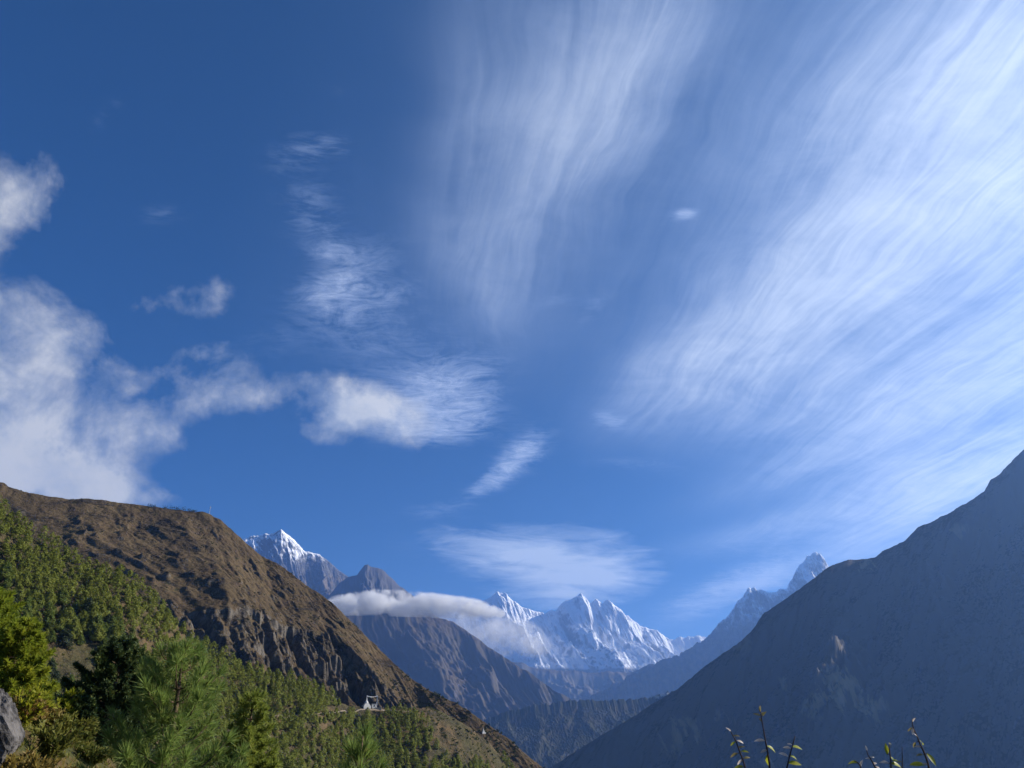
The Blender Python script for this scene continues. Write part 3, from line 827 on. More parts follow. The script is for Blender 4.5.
M_OCHREPINE = mat_needles("ochre_needles", (0.184, 0.221, 0.034), (0.319, 0.305, 0.049), (0.320, 0.319, 0.073), 1.0, 0.5)
M_RUST = mat_needles("rusty_leaves", (0.172, 0.092, 0.025), (0.230, 0.167, 0.037), (0.115, 0.132, 0.025), 2.0, 0.4)
M_OLIVE = mat_needles("olive_leaves", (0.088, 0.106, 0.020), (0.163, 0.163, 0.027), (0.237, 0.163, 0.044), 2.0, 0.4)
M_BARK = mat_bark("brown_bark", (0.055, 0.038, 0.026), (0.14, 0.095, 0.062), 9.0)
M_FARBARK = mat_bark("dim_bark", (0.05, 0.036, 0.026), (0.10, 0.07, 0.048), 2.0)

# ------------------------------------------------------------------ tufts
def unit(v):
    return v / (np.linalg.norm(v, axis=-1, keepdims=True) + 1e-9)

def blades(C, A, n, length, spread, width, rng, jitter=0.25, back=0.0):
    """n thin needles or leaves fanning out of each point C about the axis A; returns triangles"""
    C = np.repeat(np.asarray(C, float), n, axis=0); A = unit(np.repeat(np.asarray(A, float), n, axis=0))
    r = rng.normal(size=C.shape); r -= (r * A).sum(1, keepdims=True) * A; r = unit(r)
    ang = np.abs(rng.normal(size=(len(C), 1))) * spread
    dirv = A * np.cos(ang) + r * np.sin(ang)
    L = length * (1 - jitter + 2 * jitter * rng.random((len(C), 1)))
    if np.ndim(length): L = L
    q = rng.normal(size=C.shape); side = unit(np.cross(dirv, q))
    C = C - A * back * rng.random((len(C), 1))
    w = width if np.ndim(width) == 0 else width
    mid = C + dirv * L * 0.45
    V = np.stack((C - side * w * 0.25, mid + side * w * 0.5, C + dirv * L, mid - side * w * 0.5), 1).reshape(-1, 3)
    k = np.arange(len(C))[:, None] * 4
    F = np.concatenate((k + np.array((0, 1, 2)), k + np.array((0, 2, 3))), 1).reshape(-1, 3)
    return V, F

def patches(C, A, n, length, width, rng, tilt=0.45):
    """n leaf-sized faces round each point C that look outwards along A"""
    C = np.repeat(np.asarray(C, float), n, axis=0); A = unit(np.repeat(np.asarray(A, float), n, axis=0) + rng.normal(size=(len(C), 3)) * tilt)
    r = rng.normal(size=C.shape); r[:, 2] -= 0.5; r -= (r * A).sum(1, keepdims=True) * A; r = unit(r)
    sd = np.cross(A, r)
    L = length * (0.6 + 0.8 * rng.random((len(C), 1))); w = width * (0.7 + 0.6 * rng.random((len(C), 1)))
    C = C + rng.normal(size=C.shape) * length * 0.28
    V = np.stack((C - r * L * 0.5, C + sd * w * 0.5 + A * 0.08, C + r * L * 0.5, C - sd * w * 0.5 + A * 0.08), 1).reshape(-1, 3)
    k = np.arange(len(C))[:, None] * 4
    return V, np.concatenate((k + np.array((0, 1, 2)), k + np.array((0, 2, 3))), 1).reshape(-1, 3)

def crown_points(h, r, n, rng, lo=0.14, power=0.75, lobes=5):
    """points on and inside an uneven cone-shaped crown, with the outward and upward direction of the shoots there"""
    t = rng.random(n) ** 1.25
    z = h * (lo + (1 - lo) * t)
    ph = rng.random(n) * 2 * math.pi
    ph0 = rng.random() * 6.28
    lob = 1 + 0.22 * np.sin(lobes * ph + ph0 + 7 * t) + 0.18 * np.sin(3 * ph + 11 * t + 2 * ph0)
    R_ = r * np.clip(1 - t, 0, 1) ** power * lob * np.clip(0.55 + 2.5 * t, 0, 1)
    q = np.sqrt(0.25 + 0.75 * rng.random(n))
    P = np.stack((R_ * q * np.cos(ph), R_ * q * np.sin(ph), z), 1)
    A = np.stack((np.cos(ph), np.sin(ph), 0.5 + 0.9 * t + 0.4 * rng.random(n)), 1)
    return P, A

def far_tree_meshes(tag_, mat, h, r, n_t, n_b, count, length, width, power, rng):
    out = []
    for k in range(count):
        hh = h * (0.85 + 0.3 * rng.random()); rr = r * (0.85 + 0.3 * rng.random())
        P, A = crown_points(hh, rr, n_t, rng, power=power)
        V, F = patches(P, A, n_b, length, width, rng)
        crown = mesh_data(tag_ + "_crown", V, F, mat, False)
        t = Tri()
        b = rng.normal(size=2) * 0.25
        t.tube([(0, 0, -0.8), (b[0] * 0.3, b[1] * 0.3, hh * 0.4), (b[0], b[1], hh * 0.95)], [0.24, 0.16, 0.03], 5, False)
        out.append((crown, t.data(tag_ + "_trunk", M_FARBARK)))
    return out

rng = np.random.default_rng(21)
PINES = far_tree_meshes("hill_pine", M_HILLPINE, 8.2, 3.5, 340, 5, 6, 0.85, 0.36, 0.58, rng)
DARKS = far_tree_meshes("dark_tree", M_DARKTREE, 7.0, 3.1, 300, 5, 3, 0.80, 0.36, 0.50, rng)

# where the trees of the hillside stand
Vh, Sh, Dh = SHEETS['forested_hillside']
nsx, ndx = Sh.shape
cand = 60000
ii = rng.integers(0, nsx - 1, cand); jj = rng.integers(8, ndx - 1, cand)
keepw = rng.random(cand) < np.clip((Dh[ii, jj] - Dh[ii, jj - 1]) / 1.25, 0, 1)
ii, jj = ii[keepw], jj[keepw]
fu, fv = rng.random(len(ii))[:, None], rng.random(len(ii))[:, None]
P = (Vh[ii, jj] * (1 - fu) + Vh[ii + 1, jj] * fu) * (1 - fv) + (Vh[ii, jj + 1] * (1 - fu) + Vh[ii + 1, jj + 1] * fu) * fv
U, W = project(P)
sd = Dh[ii, jj]
ok = (U > -90) & (U < 560) & (W < 860) & (sd < 260)
P, U, W, sd = P[ok], U[ok], W[ok], sd[ok]
def pxblob(cx, cy, rx, ry):
    return np.exp(-(((U - cx) / rx) ** 2 + ((W - cy) / ry) ** 2))
dens = np.full(len(P), 1.0)
dens *= 0.95 + 1.25 * fbm(P[:, 0] / 34, P[:, 1] / 34, 3, 0.5, 301)
for (cx, cy, rx, ry, a) in [(72, 655, 30, 24, 1.3), (95, 690, 26, 26, 1.3), (168, 608, 36, 13, 1.2), (205, 642, 22, 10, 0.7), (30, 615, 26, 20, 0.6), (380, 700, 36, 10, 2.0), (370, 710, 17, 13, 3.0), (470, 730, 60, 30, 0.6), (330, 712, 34, 4, 1.2),
                            (470, 745, 52, 34, 1.3), (455, 715, 40, 18, 1.2), (10, 585, 18, 10, 0.5)]:
    dens -= a * pxblob(cx, cy, rx, ry)
for (cx, cy, rx, ry, a) in [(300, 730, 80, 30, 0.5), (100, 590, 40, 20, 0.4), (30, 545, 40, 25, 0.4), (270, 690, 60, 16, 0.5), (390, 735, 40, 16, 0.5), (180, 680, 60, 30, 0.4)]:
    dens += a * pxblob(cx, cy, rx, ry)
take = rng.random(len(P)) < np.clip(dens, 0, 1)
P, U, W, sd = P[take], U[take], W[take], sd[take]
cell = {}
chosen = []
for k in rng.permutation(len(P)):
    p = P[k]; md = 3.3
    key = (int(p[0] // md), int(p[1] // md))
    if any(np.hypot(*(P[q][:2] - p[:2])) < md for a in (-1, 0, 1) for b in (-1, 0, 1) for q in cell.get((key[0] + a, key[1] + b), ())):
        continue
    cell.setdefault(key, []).append(k); chosen.append(k)
chosen = np.array(chosen)
dist = np.linalg.norm(P[chosen], axis=1)
def seen(p):
    """is the top of a tree here in sight of the camera and inside the picture"""
    top = Vector((p[0], p[1], p[2] + 6.5))
    loc, _, _, dd = HB.ray_cast(Vector((0, 0, 0)), top.normalized())
    return loc is None or dd > top.length - 1.0
vis = np.array([(-8 < U[k] < 1030) and (W[k] < 790) and seen(P[k]) for k in chosen])
order = chosen[vis][np.argsort(dist[vis])]
N_IND = 290
ind = order[:N_IND]
rest = np.array([k for k in chosen if k not in set(ind.tolist())])
print("hill trees", len(chosen), "seen", len(order))

def hill_tree_label(u, w):
    if u < 45: return 'small green pine in the clump on the slope above the grey boulder', 'pines above the boulder'
    if u < 150: return 'small green pine on the steep slope beside the bare brown ravine', 'pines beside the ravine'
    if u < 260: return 'small green pine in the dense belt behind the long-needled pine', 'pines behind the long-needled pine'
    if u < 345: return 'small green pine on the slope below the pale trail', 'pines below the trail'
    return 'small green pine on the slope below the white stupa', 'pines below the stupa'
for q, k in enumerate(ind):
    dark = rng.random() < 0.16
    src = DARKS if dark else PINES
    cm, tm = src[q % len(src)]
    lab, grp = hill_tree_label(U[k], W[k])
    if dark:
        lab = lab.replace('small green pine', 'dark rounded tree'); grp = grp.replace('pines', 'dark trees')
    r0 = empty('broadleaf_tree' if dark else 'pine_tree', P[k], lab, 'tree', grp, (0, 0, rng.random() * 6.28))
    sc = 0.40 + 0.85 * rng.random()
    r0.scale = (sc, sc, sc * (0.8 + 0.35 * rng.random()))
    for nm, me in (('trunk', tm), ('crown', cm)):
        c = bpy.data.objects.new(nm, me); COL.objects.link(c); c.parent = r0
# the rest of the wood, too many to count
VV, FF, off = [], [], 0
for k in rest:
    hh = 8.3 * (0.40 + 0.85 * rng.random()); rr = hh * 0.42
    Pp, A = crown_points(hh, rr, 80, rng, power=0.6)
    V, F = patches(Pp + P[k], A, 5, 1.05, 0.46, rng)
    VV.append(V); FF.append(F + off); off += len(V)
o = mesh_obj('forest', np.concatenate(VV), np.concatenate(FF), M_HILLPINE, None, False)
tag(o, 'dense pine wood covering the upper hillside under the bare brown hill', 'forest', None, 'stuff')

# low scrub on the open slopes
def scrub_on(name, sheet_name, count, seed, mat, size, okf, label):
    g = np.random.default_rng(seed)
    V0, S0, D0 = SHEETS[sheet_name]
    a, b = S0.shape
    i = g.integers(0, a - 1, count * 4); j = g.integers(10, b - 1, count * 4)
    Q = V0[i, j]
    u, w = project(Q)
    good = okf(u, w, D0[i, j], Q) & (u > -60) & (u < 1080) & (w < 800)
    Q = Q[good][:count]
    up = np.tile((0.1, -0.1, 1.0), (len(Q), 1))
    sz = size * (0.5 + g.random((len(Q), 1)) ** 2)
    VV, FF, off = [], [], 0
    m_ = 9
    Cc = np.repeat(Q, m_, axis=0) + g.normal(size=(len(Q) * m_, 3)) * np.repeat(sz, m_, axis=0) * (0.5, 0.5, 0.28) + (0, 0, 0.2 * size)
    Aa = np.repeat(up, m_, axis=0) + g.normal(size=(len(Q) * m_, 3)) * 0.7
    V, F = blades(Cc, Aa, 4, size * 0.75, 0.8, size * 0.4, g)
    o = mesh_obj(name, V, F, mat, None, False)
    return tag(o, label, 'scrub', None, 'stuff')
scrub_on('hill_scrub', 'brown_hill', 900, 31, M_DARKTREE, 1.0,
         lambda u, w, d, q: (fbm(q[:, 0] / 30, q[:, 1] / 30, 3, 0.5, 311) > 0.18), 'low dark scrub dotted over the dry brown hill')
scrub_on('slope_scrub', 'forested_hillside', 3800, 33, M_OLIVE, 0.9,
         lambda u, w, d, q: (fbm(q[:, 0] / 16, q[:, 1] / 16, 3, 0.5, 313) > -0.05) & ~((u > 285) & (u < 412) & (w > 701) & (w < 714)), 'olive and rusty scrub between the hillside pines')
scrub_on('spur_scrub', 'brown_hill', 1500, 35, M_DARKTREE, 1.5,
         lambda u, w, d, q: (u > 385) & (w > 675) & (fbm(q[:, 0] / 20, q[:, 1] / 20, 3, 0.5, 315) > -0.1), 'dark bushes along the lower end of the brown hill')

scrub_on('spur_bushes', 'forested_hillside', 1100, 36, M_DARKTREE, 1.3,
         lambda u, w, d, q: (u > 405) & (fbm(q[:, 0] / 14, q[:, 1] / 14, 3, 0.5, 317) > 0.02), 'dark bushes on the brown spur beyond the stupa')

# bushes standing on the skyline of the brown hill
BUSH = [(150, 507, 1.6), (154, 507.5, 1.2), (165, 508, 1.5), (172, 508.5, 1.9), (177, 509, 1.4), (183, 510, 1.8), (189, 510.5, 1.4), (194, 511, 1.2)]
g = np.random.default_rng(41)
crest = np.array([at(*p) for p in brown])
for k, (px, py, hgt) in enumerate(BUSH):
    Y = np.interp(px, [p[0] for p in brown], [p[2] for p in brown]); pr = np.interp(px, [p[0] for p in brown], [p[1] for p in brown])
    b = at(px, pr + 1.0, Y)
    r0 = empty('hilltop_bush', b, 'small dark bush standing on the flat skyline of the brown hill', 'bush', 'bushes on the hill skyline')
    hgt *= 2.6
    C = g.normal(size=(70, 3)) * (hgt * 0.42, hgt * 0.42, hgt * 0.26) + (0, 0, hgt * 0.5)
    V, F = blades(C, C + (0, 0, 0.3), 5, 0.7, 0.7, 0.3, g)
    mesh_obj('foliage', V, F, M_DARKTREE, r0, False)
    t = Tri(); t.tube([(0, 0, -0.8), (0.05, 0, hgt * 0.6)], [0.12, 0.05], 5); t.obj('stem', M_FARBARK, r0)

# ------------------------------------------------------------------ trees close to the camera
def close_tree(name, label, px, py, Y, radius, tufts, n_b, length, width, spread, mat, seed, power=0.7, lo=0.1, whorl=0.42, droop=0.15, lean=(0, 0), rise=0.55, subs=4):
    """tapered trunk, limbs in whorls that bend upwards, shoots along the limbs, needles on the shoots"""
    g = np.random.default_rng(seed)
    top = at(px, py, Y)
    bx_, by_ = top[0] - lean[0], top[1] - lean[1]
    bz = float(bank_z(bx_, by_)) - 0.15
    h = top[2] - bz
    root = empty(name, (bx_, by_, bz), label, 'tree')
    wood = Tri()
    tt = np.linspace(0, 1, 9)
    spine = np.stack((lean[0] * tt ** 1.5 + 0.03 * np.sin(5 * tt + seed), lean[1] * tt ** 1.5 + 0.03 * np.cos(4 * tt + seed) - 0.03, h * tt * 0.985), 1)
    rt = 0.020 * h + 0.02
    wood.tube(spine, rt * (1 - tt) ** 0.8 + 0.006, 8)
    Cs, As = [], []
    z = h * lo
    while z < h * 0.985:
        t = z / h
        reach = radius * max(1 - t, 0.0) ** power * min(1.0, 0.55 + 2.2 * t)
        nb = g.integers(4, 7)
        ph0 = g.random() * 6.28
        base = np.array([np.interp(t, tt, spine[:, k]) for k in range(3)])
        for b in range(nb):
            ph = ph0 + b * 6.28 / nb + g.normal() * 0.25
            L = reach * (0.65 + 0.5 * g.random()) + 0.05
            u = np.linspace(0, 1, 6)
            out = np.array((math.cos(ph), math.sin(ph), 0))
            zz = L * (-droop * u + rise * u ** 1.8)
            pts = base + out * (L * u)[:, None] + np.stack((0 * u, 0 * u, zz), 1) + g.normal(size=(6, 3)) * 0.012 * L
            wood.tube(pts, np.linspace(0.020 * L + 0.006, 0.004, 6), 5, False)
            m_ = max(2, int(L * tufts))
            for q in range(m_):
                f = 0.30 + 0.70 * (q + g.random()) / m_
                c = np.array([np.interp(f, u, pts[:, k]) for k in range(3)])
                tang = unit(pts[-1] - pts[-3]) if f > 0.6 else unit(pts[3] - pts[1])
                sd = np.cross(tang, (0, 0, 1.0)) * (g.random() - 0.5) * 2.0
                ax = unit(tang + sd + np.array((0, 0, 0.35 + 0.5 * g.random())))
                sl = (0.10 + 0.25 * g.random()) * L * (1.1 - f) + 0.03
                Cs.append(c + ax * sl); As.append(ax)
                if sl > 0.08:
                    wood.tube([c, c + ax * sl], [0.007, 0.003], 4, False)
                    Cs.append(c + ax * sl * 0.5); As.append(ax)
            Cs.append(pts[-1]); As.append(unit(pts[-1] - pts[-2]))
        z += whorl * (0.75 + 0.5 * g.random())
    for k in range(6):
        Cs.append(np.array((lean[0], lean[1], h * (0.93 + 0.012 * k)))); As.append(np.array((g.normal() * 0.25, g.normal() * 0.25, 1.0)))
    wood.obj('trunk', M_BARK, root, True)
    V, F = blades(np.array(Cs), np.array(As), n_b, length, spread, width, g, 0.25, 0.06)
    mesh_obj('crown', V, F, mat, root, False)
    return root

close_tree('pine_tree', 'bright yellow-green pine cut by the edge of the view above the grey boulder', -8, 588, 30, 2.8, 15, 18, 0.25, 0.040, 0.8, M_YELLOWPINE, 51, 0.6, 0.06, 0.22)
close_tree('pine_tree', 'bushy yellow-green pine with a pointed top beside the bare ravine', 27, 620, 29, 1.80, 17, 18, 0.22, 0.036, 0.8, M_YELLOWPINE, 52, 0.6, 0.04, 0.19)
close_tree('pine_tree', 'small slim yellow-green young pine at the foot of the bushy one', 73, 692, 24, 0.62, 16, 14, 0.17, 0.03, 0.55, M_YELLOWPINE, 53, 0.7, 0.05, 0.18)
close_tree('fir_tree', 'broad dark green fir with only its tips in the sun', 124, 637, 25, 1.85, 24, 26, 0.13, 0.032, 1.0, M_DARKFIR, 54, 0.66, 0.04, 0.13, 0.12)
close_tree('pine_tree', 'fresh green pine with tufts of very long needles, nearest of the large trees', 186, 650, 11, 1.02, 9, 50, 0.19, 0.0085, 0.80, M_BLUEPINE, 55, 0.55, 0.05, 0.19, 0.05, (0.05, 0), 0.8)
close_tree('pine_tree', 'ochre green pine behind the long-needled pine, its top just over the frame edge', 256, 690, 20, 1.15, 14, 24, 0.17, 0.024, 0.8, M_OCHREPINE, 56, 0.55, 0.05, 0.19)
close_tree('pine_tree', 'young light green pine with long upright shoots below the white stupa', 366, 731, 9, 0.50, 9, 44, 0.19, 0.0065, 0.42, M_BLUEPINE, 57, 0.8, 0.2, 0.34, 0.0, (0.02, 0), 1.1)

# shrubs on the bank
def shrub(label, px, py, Y, w, hgt, mat, seed, leaf=0.07, n=260, group=None):
    g = np.random.default_rng(seed)
    p = at(px, py, Y)
    z = float(bank_z(p[0], p[1]))
    root = empty('shrub', (p[0], p[1], z), label, 'shrub', group)
    t = Tri(); Cs = []
    for k in range(16):
        a = g.random() * 6.28; r = w * (0.25 + 0.75 * g.random()); q = hgt * (0.5 + 0.5 * g.random()) * (1 - 0.35 * r / w)
        u = np.linspace(0, 1, 5)[:, None]
        pts = np.array((math.cos(a) * r, math.sin(a) * r, 0)) * u ** 1.3 + np.array((0, 0, q)) * u ** 0.8 + g.normal(size=(5, 3)) * 0.03 * w
        pts[0] = (g.normal() * 0.04, g.normal() * 0.04, -0.1)
        t.tube(pts, np.linspace(0.014, 0.003, 5), 4, False)
        f = 0.2 + 0.8 * g.random(n // 16)
        Cs.append(np.stack([np.interp(f, u[:, 0], pts[:, c]) for c in range(3)], 1) + g.normal(size=(len(f), 3)) * 0.07 * w)
    t.obj('stem', M_BARK, root)
    C = np.concatenate(Cs)
    V, F = blades(C, unit(C * (1, 1, 0.6)) + (0.1, 0, 0.6), 5, leaf * 1.6, 0.8, leaf * 0.6, g)
    mesh_obj('foliage', V, F, mat, root, False)
shrub('rusty orange shrub on the bank beside the grey boulder', 34, 735, 17, 0.75, 0.9, M_RUST, 61, 0.08, 420)
shrub('olive green shrub between the rusty shrub and the slim young pine', 54, 745, 19, 0.6, 1.0, M_OLIVE, 62, 0.08, 380)
shrub('low ochre shrub on the bank below the slim young pine', 88, 755, 18, 0.9, 0.75, M_RUST, 63, 0.08, 420)
shrub('yellow-green shrub growing against the grey boulder, topped by rusty leaves', 24, 712, 20, 0.7, 1.1, M_YELLOWPINE, 64, 0.08, 380)
shrub('rusty shrub at the foot of the dark fir', 118, 762, 19, 0.7, 0.8, M_RUST, 65, 0.08, 340)
shrub('green leafy shrub in front of the grey boulder at the frame corner', 12, 760, 15.5, 0.32, 0.45, M_OLIVE, 66, 0.06, 260)

g0 = np.random.default_rng(67)
for k, (px, py, Y) in enumerate(((46, 716, 22), (62, 728, 22), (30, 752, 16), (70, 764, 16.5), (104, 768, 17.5), (96, 742, 21), (16, 728, 20), (128, 775, 19), (44, 768, 15.5), (80, 738, 22.5))):
    rusty = k % 2 == 0
    shrub('low rusty bush among the mixed bushes on the bank' if rusty else 'low green bush among the mixed bushes on the bank', px, py, Y, 0.55 + 0.3 * g0.random(), 0.55 + 0.35 * g0.random(), M_RUST if rusty else M_OLIVE, 600 + k, 0.075, 420, 'rusty bushes on the bank' if rusty else 'green bushes on the bank')
# dry grass on the bank
g = np.random.default_rng(71)
gxp = g.uniform(-17, -5, 9000); gyp = g.uniform(8, 30, 9000)
C = np.stack((gxp, gyp, bank_z(gxp, gyp)), 1)
V, F = blades(C, np.tile((0.1, 0, 1.0), (9000, 1)), 4, 0.14, 0.7, 0.03, g)
tag(mesh_obj('grass', V, F, M_OLIVE, None, False), 'short olive grass and small herbs on the bank', 'grass', None, 'stuff')

# boulder
def rock_mat():
    m, n = new_mat("grey_rock")
    co = n.n('ShaderNodeTexCoord').outputs['Object']
    a = n.noise(co, 3.0, 8, 0.65, 0.4); b = n.noise(co, 14.0, 5, 0.7)
    c = n.mix(n.rng(a, 0.38, 0.62), (0.030, 0.028, 0.027), (0.13, 0.12, 0.112))
    c = n.mix(n.rng(b, 0.58, 0.7), c, (0.025, 0.025, 0.02))
    n.surface(c, 0.85, n.bump(n.math('ADD', a, n.math('MULTIPLY', b, 0.4)), 1.0, 0.08), 0.2)
    return m
M_ROCK = rock_mat()
def boulder(label, px, py, Y, size, seed):
    p = at(px, py, Y); z = float(bank_z(p[0], p[1]))
    th = np.linspace(0, math.pi, 40)[:, None]; ph = np.linspace(0, 2 * math.pi, 64, endpoint=False)[None, :]
    n_ = np.stack(np.broadcast_arrays(np.sin(th) * np.cos(ph), np.sin(th) * np.sin(ph), np.cos(th) + 0 * ph), -1)
    g = np.random.default_rng(seed)
    rad = np.full(n_.shape[:2], 1.0)
    for k in range(14):
        v = unit(g.normal(size=3)); c = 0.62 + 0.25 * g.random()
        rad = np.minimum(rad, c / np.maximum((n_ * v).sum(-1), 0.02))
    V = n_ * rad[..., None]
    V = V + n_ * (0.07 * fbm(V[..., 0] * 3 + V[..., 2] * 2, V[..., 1] * 3 - V[..., 2] * 2.4, 5, 0.6, seed))[..., None]
    V = V * size
    a, b = V.shape[:2]
    i = np.arange(a - 1)[:, None] * b; j = np.arange(b)[None, :]
    F = np.stack((i + j, i + b + j, i + b + (j + 1) % b, i + (j + 1) % b), -1).reshape(-1, 4)
    o = mesh_obj('boulder', V.reshape(-1, 3), F, M_ROCK, None, False, (p[0], p[1], z + size[2] * 0.35))
    tag(o, label, 'boulder')
boulder('grey cracked boulder standing among shrubs at the frame edge', -9, 744, 17, np.array((0.52, 0.6, 1.0)), 81)

# ------------------------------------------------------------------ stupa terrace
def plain(name, c, rough=0.8, vary=0.12, scale=1.5):
    m, n = new_mat(name)
    f = n.noise(n.n('ShaderNodeTexCoord').outputs['Object'], scale, 5, 0.65)
    n.surface(n.mix(n.rng(f, 0.3, 0.7), tuple(v * (1 - vary) for v in c), tuple(min(1, v * (1 + vary)) for v in c)), rough)
    return m
M_WHITE = plain("whitewash", (0.45, 0.44, 0.41), vary=0.12)
M_GOLD = plain("gilt_paint", (0.55, 0.40, 0.12), 0.5)
M_STONE = plain("dry_stone", (0.36, 0.31, 0.25), vary=0.3, scale=2.5)
M_POLE = plain("pale_pole", (0.62, 0.60, 0.57))
M_DARKWIN = plain("dark_opening", (0.03, 0.03, 0.035))
M_SLATE = plain("slate_roof", (0.20, 0.21, 0.23))
def ground_at(px, py, tree=HB):
    q = hit(px, py, tree)
    return q

def stupa(px, py, size, label, tree=HB):
    q = ground_at(px, py, tree)
    r0 = empty('stupa', q, label, 'stupa')
    s_ = size
    t = Tri()
    for k, (w, z0, z1) in enumerate(((7.4, -1.6, 0.9), (6.2, 0.9, 1.7), (5.2, 1.7, 2.5), (4.4, 2.5, 3.1))):
        t.box((0, 0, (z0 + z1) / 2 * s_), (w * s_, w * s_, (z1 - z0) * s_), 0.5)
    t.obj('plinth', M_WHITE, r0)
    t = Tri(); t.lathe([(0, 3.1 * s_)] + [(1.85 * s_ * math.cos(a) ** 0.6, (3.1 + 2.5 * math.sin(a)) * s_) for a in np.linspace(0, 1.45, 9)] + [(0, 5.62 * s_)], 24)
    t.obj('dome', M_WHITE, r0, True)
    t = Tri(); t.box((0, 0, 6.1 * s_), (1.35 * s_, 1.35 * s_, 1.05 * s_), 0.5); t.obj('harmika', M_WHITE, r0)
    t = Tri()
    for k in range(9):
        t.lathe([(0, (6.62 + 0.3 * k) * s_), ((0.62 - 0.055 * k) * s_, (6.62 + 0.3 * k) * s_), ((0.56 - 0.055 * k) * s_, (6.9 + 0.3 * k) * s_), (0, (6.9 + 0.3 * k) * s_)], 12)
    t.lathe([(0, 9.3 * s_), (0.3 * s_, 9.35 * s_), (0.3 * s_, 9.5 * s_), (0.08 * s_, 9.9 * s_), (0, 10.6 * s_)], 10)
    t.obj('spire', M_WHITE, r0)
    return q, r0
SQ, S0 = stupa(366.2, 704.0, 0.72, 'white stupa with stepped plinth and tall spire on the hillside terrace')
PQ1 = hit(376.4, 703.0, HB)
if PQ1 is None: PQ1 = hit(376.4, 706, HB)
r0 = empty('flag_pole', PQ1, 'tall pale flag pole beside the white stupa', 'flag pole')
t = Tri(); t.tube([(0, 0, -1), (0, 0, 4), (0.05, 0, 8.4)], [0.16, 0.13, 0.09], 8); t.obj('pole', M_POLE, r0)
t = Tri()
for k in range(12):
    t.box((0.32 + 0.05 * math.sin(k * 0.9), 0.06 * math.sin(k * 1.3), 2.2 + 0.5 * k), (0.46, 0.05, 0.5), 0.12 * math.sin(k))
t.obj('banner', M_WHITE, r0)
# string of prayer flags from the spire to the pole
a = SQ + np.array((0, 0, 7.6)); b = PQ1 + np.array((0.05, 0, 8.2))
r0 = empty('prayer_flag_string', (a + b) / 2, 'string of faded prayer flags hung between the stupa spire and the pole', 'prayer flags')
u = np.linspace(0, 1, 14)[:, None]
line = (a * (1 - u) + b * u) - (a + b) / 2 + np.array((0, 0, -1)) * (4 * u * (1 - u)) * 0.7
t = Tri(); t.tube(line, 0.035, 5); t.obj('cord', M_POLE, r0)
FC = [plain("flag_" + nm, c) for nm, c in (("white", (0.7, 0.7, 0.68)), ("blue", (0.25, 0.33, 0.5)), ("yellow", (0.6, 0.52, 0.25)), ("green", (0.3, 0.42, 0.3)), ("red", (0.5, 0.28, 0.25)))]
ax = unit((b - a) * (1, 1, 0)); rz = math.atan2(ax[1], ax[0])
for k in range(13):
    p = (line[k] + line[k + 1]) / 2
    t = Tri(); t.box((p[0], p[1], p[2] - 0.3), (0.42, 0.03, 0.5), rz); t.obj('flag', FC[k % 5] if k % 2 else FC[0], r0)
# whitewashed block and dry stone wall on the terrace
q = hit(373.6, 707.0, HB)
r0 = empty('shrine', q, 'small whitewashed shrine block with a slate top below the flag pole', 'shrine', None, (0, 0, 0.4))
t = Tri(); t.box((0, 0, 0.6), (2.6, 2.0, 3.2)); t.obj('wall', M_WHITE, r0)
t = Tri(); t.box((0, 0, 2.33), (3.0, 2.4, 0.24)); t.obj('roof', M_SLATE, r0)
t = Tri(); t.box((0.2, -1.02, 1.0), (0.8, 0.1, 1.2)); t.obj('opening', M_DARKWIN, r0)
g = np.random.default_rng(91)
q = hit(376.5, 709.0, HB)
t = Tri()
for row in range(4):
    for k in range(11):
        t.box(((k - 5 + 0.5 * (row % 2)) * 0.62 + g.normal() * 0.03, g.normal() * 0.05, -0.5 + row * 0.42), (0.58 + g.random() * 0.08, 0.7, 0.41), g.normal() * 0.05, 0.94)
o = t.obj('stone_wall', M_STONE, None, False, q); o.rotation_euler = (0, 0, 0.15)
tag(o, 'low tan dry stone wall holding the stupa terrace', 'wall')
stupa(483.3, 733, 0.42, 'tiny white stupa standing alone on the lower spur of the brown hill', BB)
# trail
tr = [(262, 716.5), (272, 717), (284, 717), (296, 716), (308, 714.5), (320, 713.5), (332, 712.5), (345, 711), (360, 709.5), (380, 710), (398, 711), (410, 712)]
pts = [hit(x, y, HB) for x, y in tr]
pts = np.array([p for p in pts if p is not None])
fine = np.stack([np.interp(np.linspace(0, len(pts) - 1, 120), np.arange(len(pts)), pts[:, k]) for k in range(3)], 1)
Vt = []
for k, p in enumerate(fine):
    for off in (-0.6, 0.0, 0.6):
        x_, y_ = p[0] + 0.28 * off, p[1] - 0.96 * off
        h_ = HB.ray_cast(Vector((x_, y_, p[2] + 30)), Vector((0, 0, -1)))[0]
        Vt.append((x_, y_, (h_[2] if h_ is not None else p[2]) + 0.12))
o = mesh_obj('trail', np.array(Vt), grid_faces(120, 3), plain("trail_dust", (0.22, 0.175, 0.125), vary=0.25, scale=1.0))
o['kind'] = 'structure'

# mast on the shoulder of the brown hill
b = at(209.3, 514.5, 900)
r0 = empty('radio_mast', b, 'thin pale mast with a small head on the shoulder of the brown hill', 'mast')
t = Tri()
for dx, dy in ((-0.35, -0.3), (0.35, -0.3), (0, 0.4)):
    t.tube([(dx, dy, -2), (dx * 0.3, dy * 0.3, 8.0)], [0.10, 0.06], 5)
for k in range(5):
    t.box((0, 0, 1.0 + 1.5 * k), (0.7 - 0.09 * k, 0.6 - 0.08 * k, 0.08))
t.obj('lattice', M_POLE, r0)
t = Tri(); t.box((0, 0, 8.5), (1.2, 0.7, 1.0)); t.lathe([(0, 9.0), (0.1, 9.0), (0.05, 10.6), (0, 10.6)], 6); t.obj('head', M_WHITE, r0)

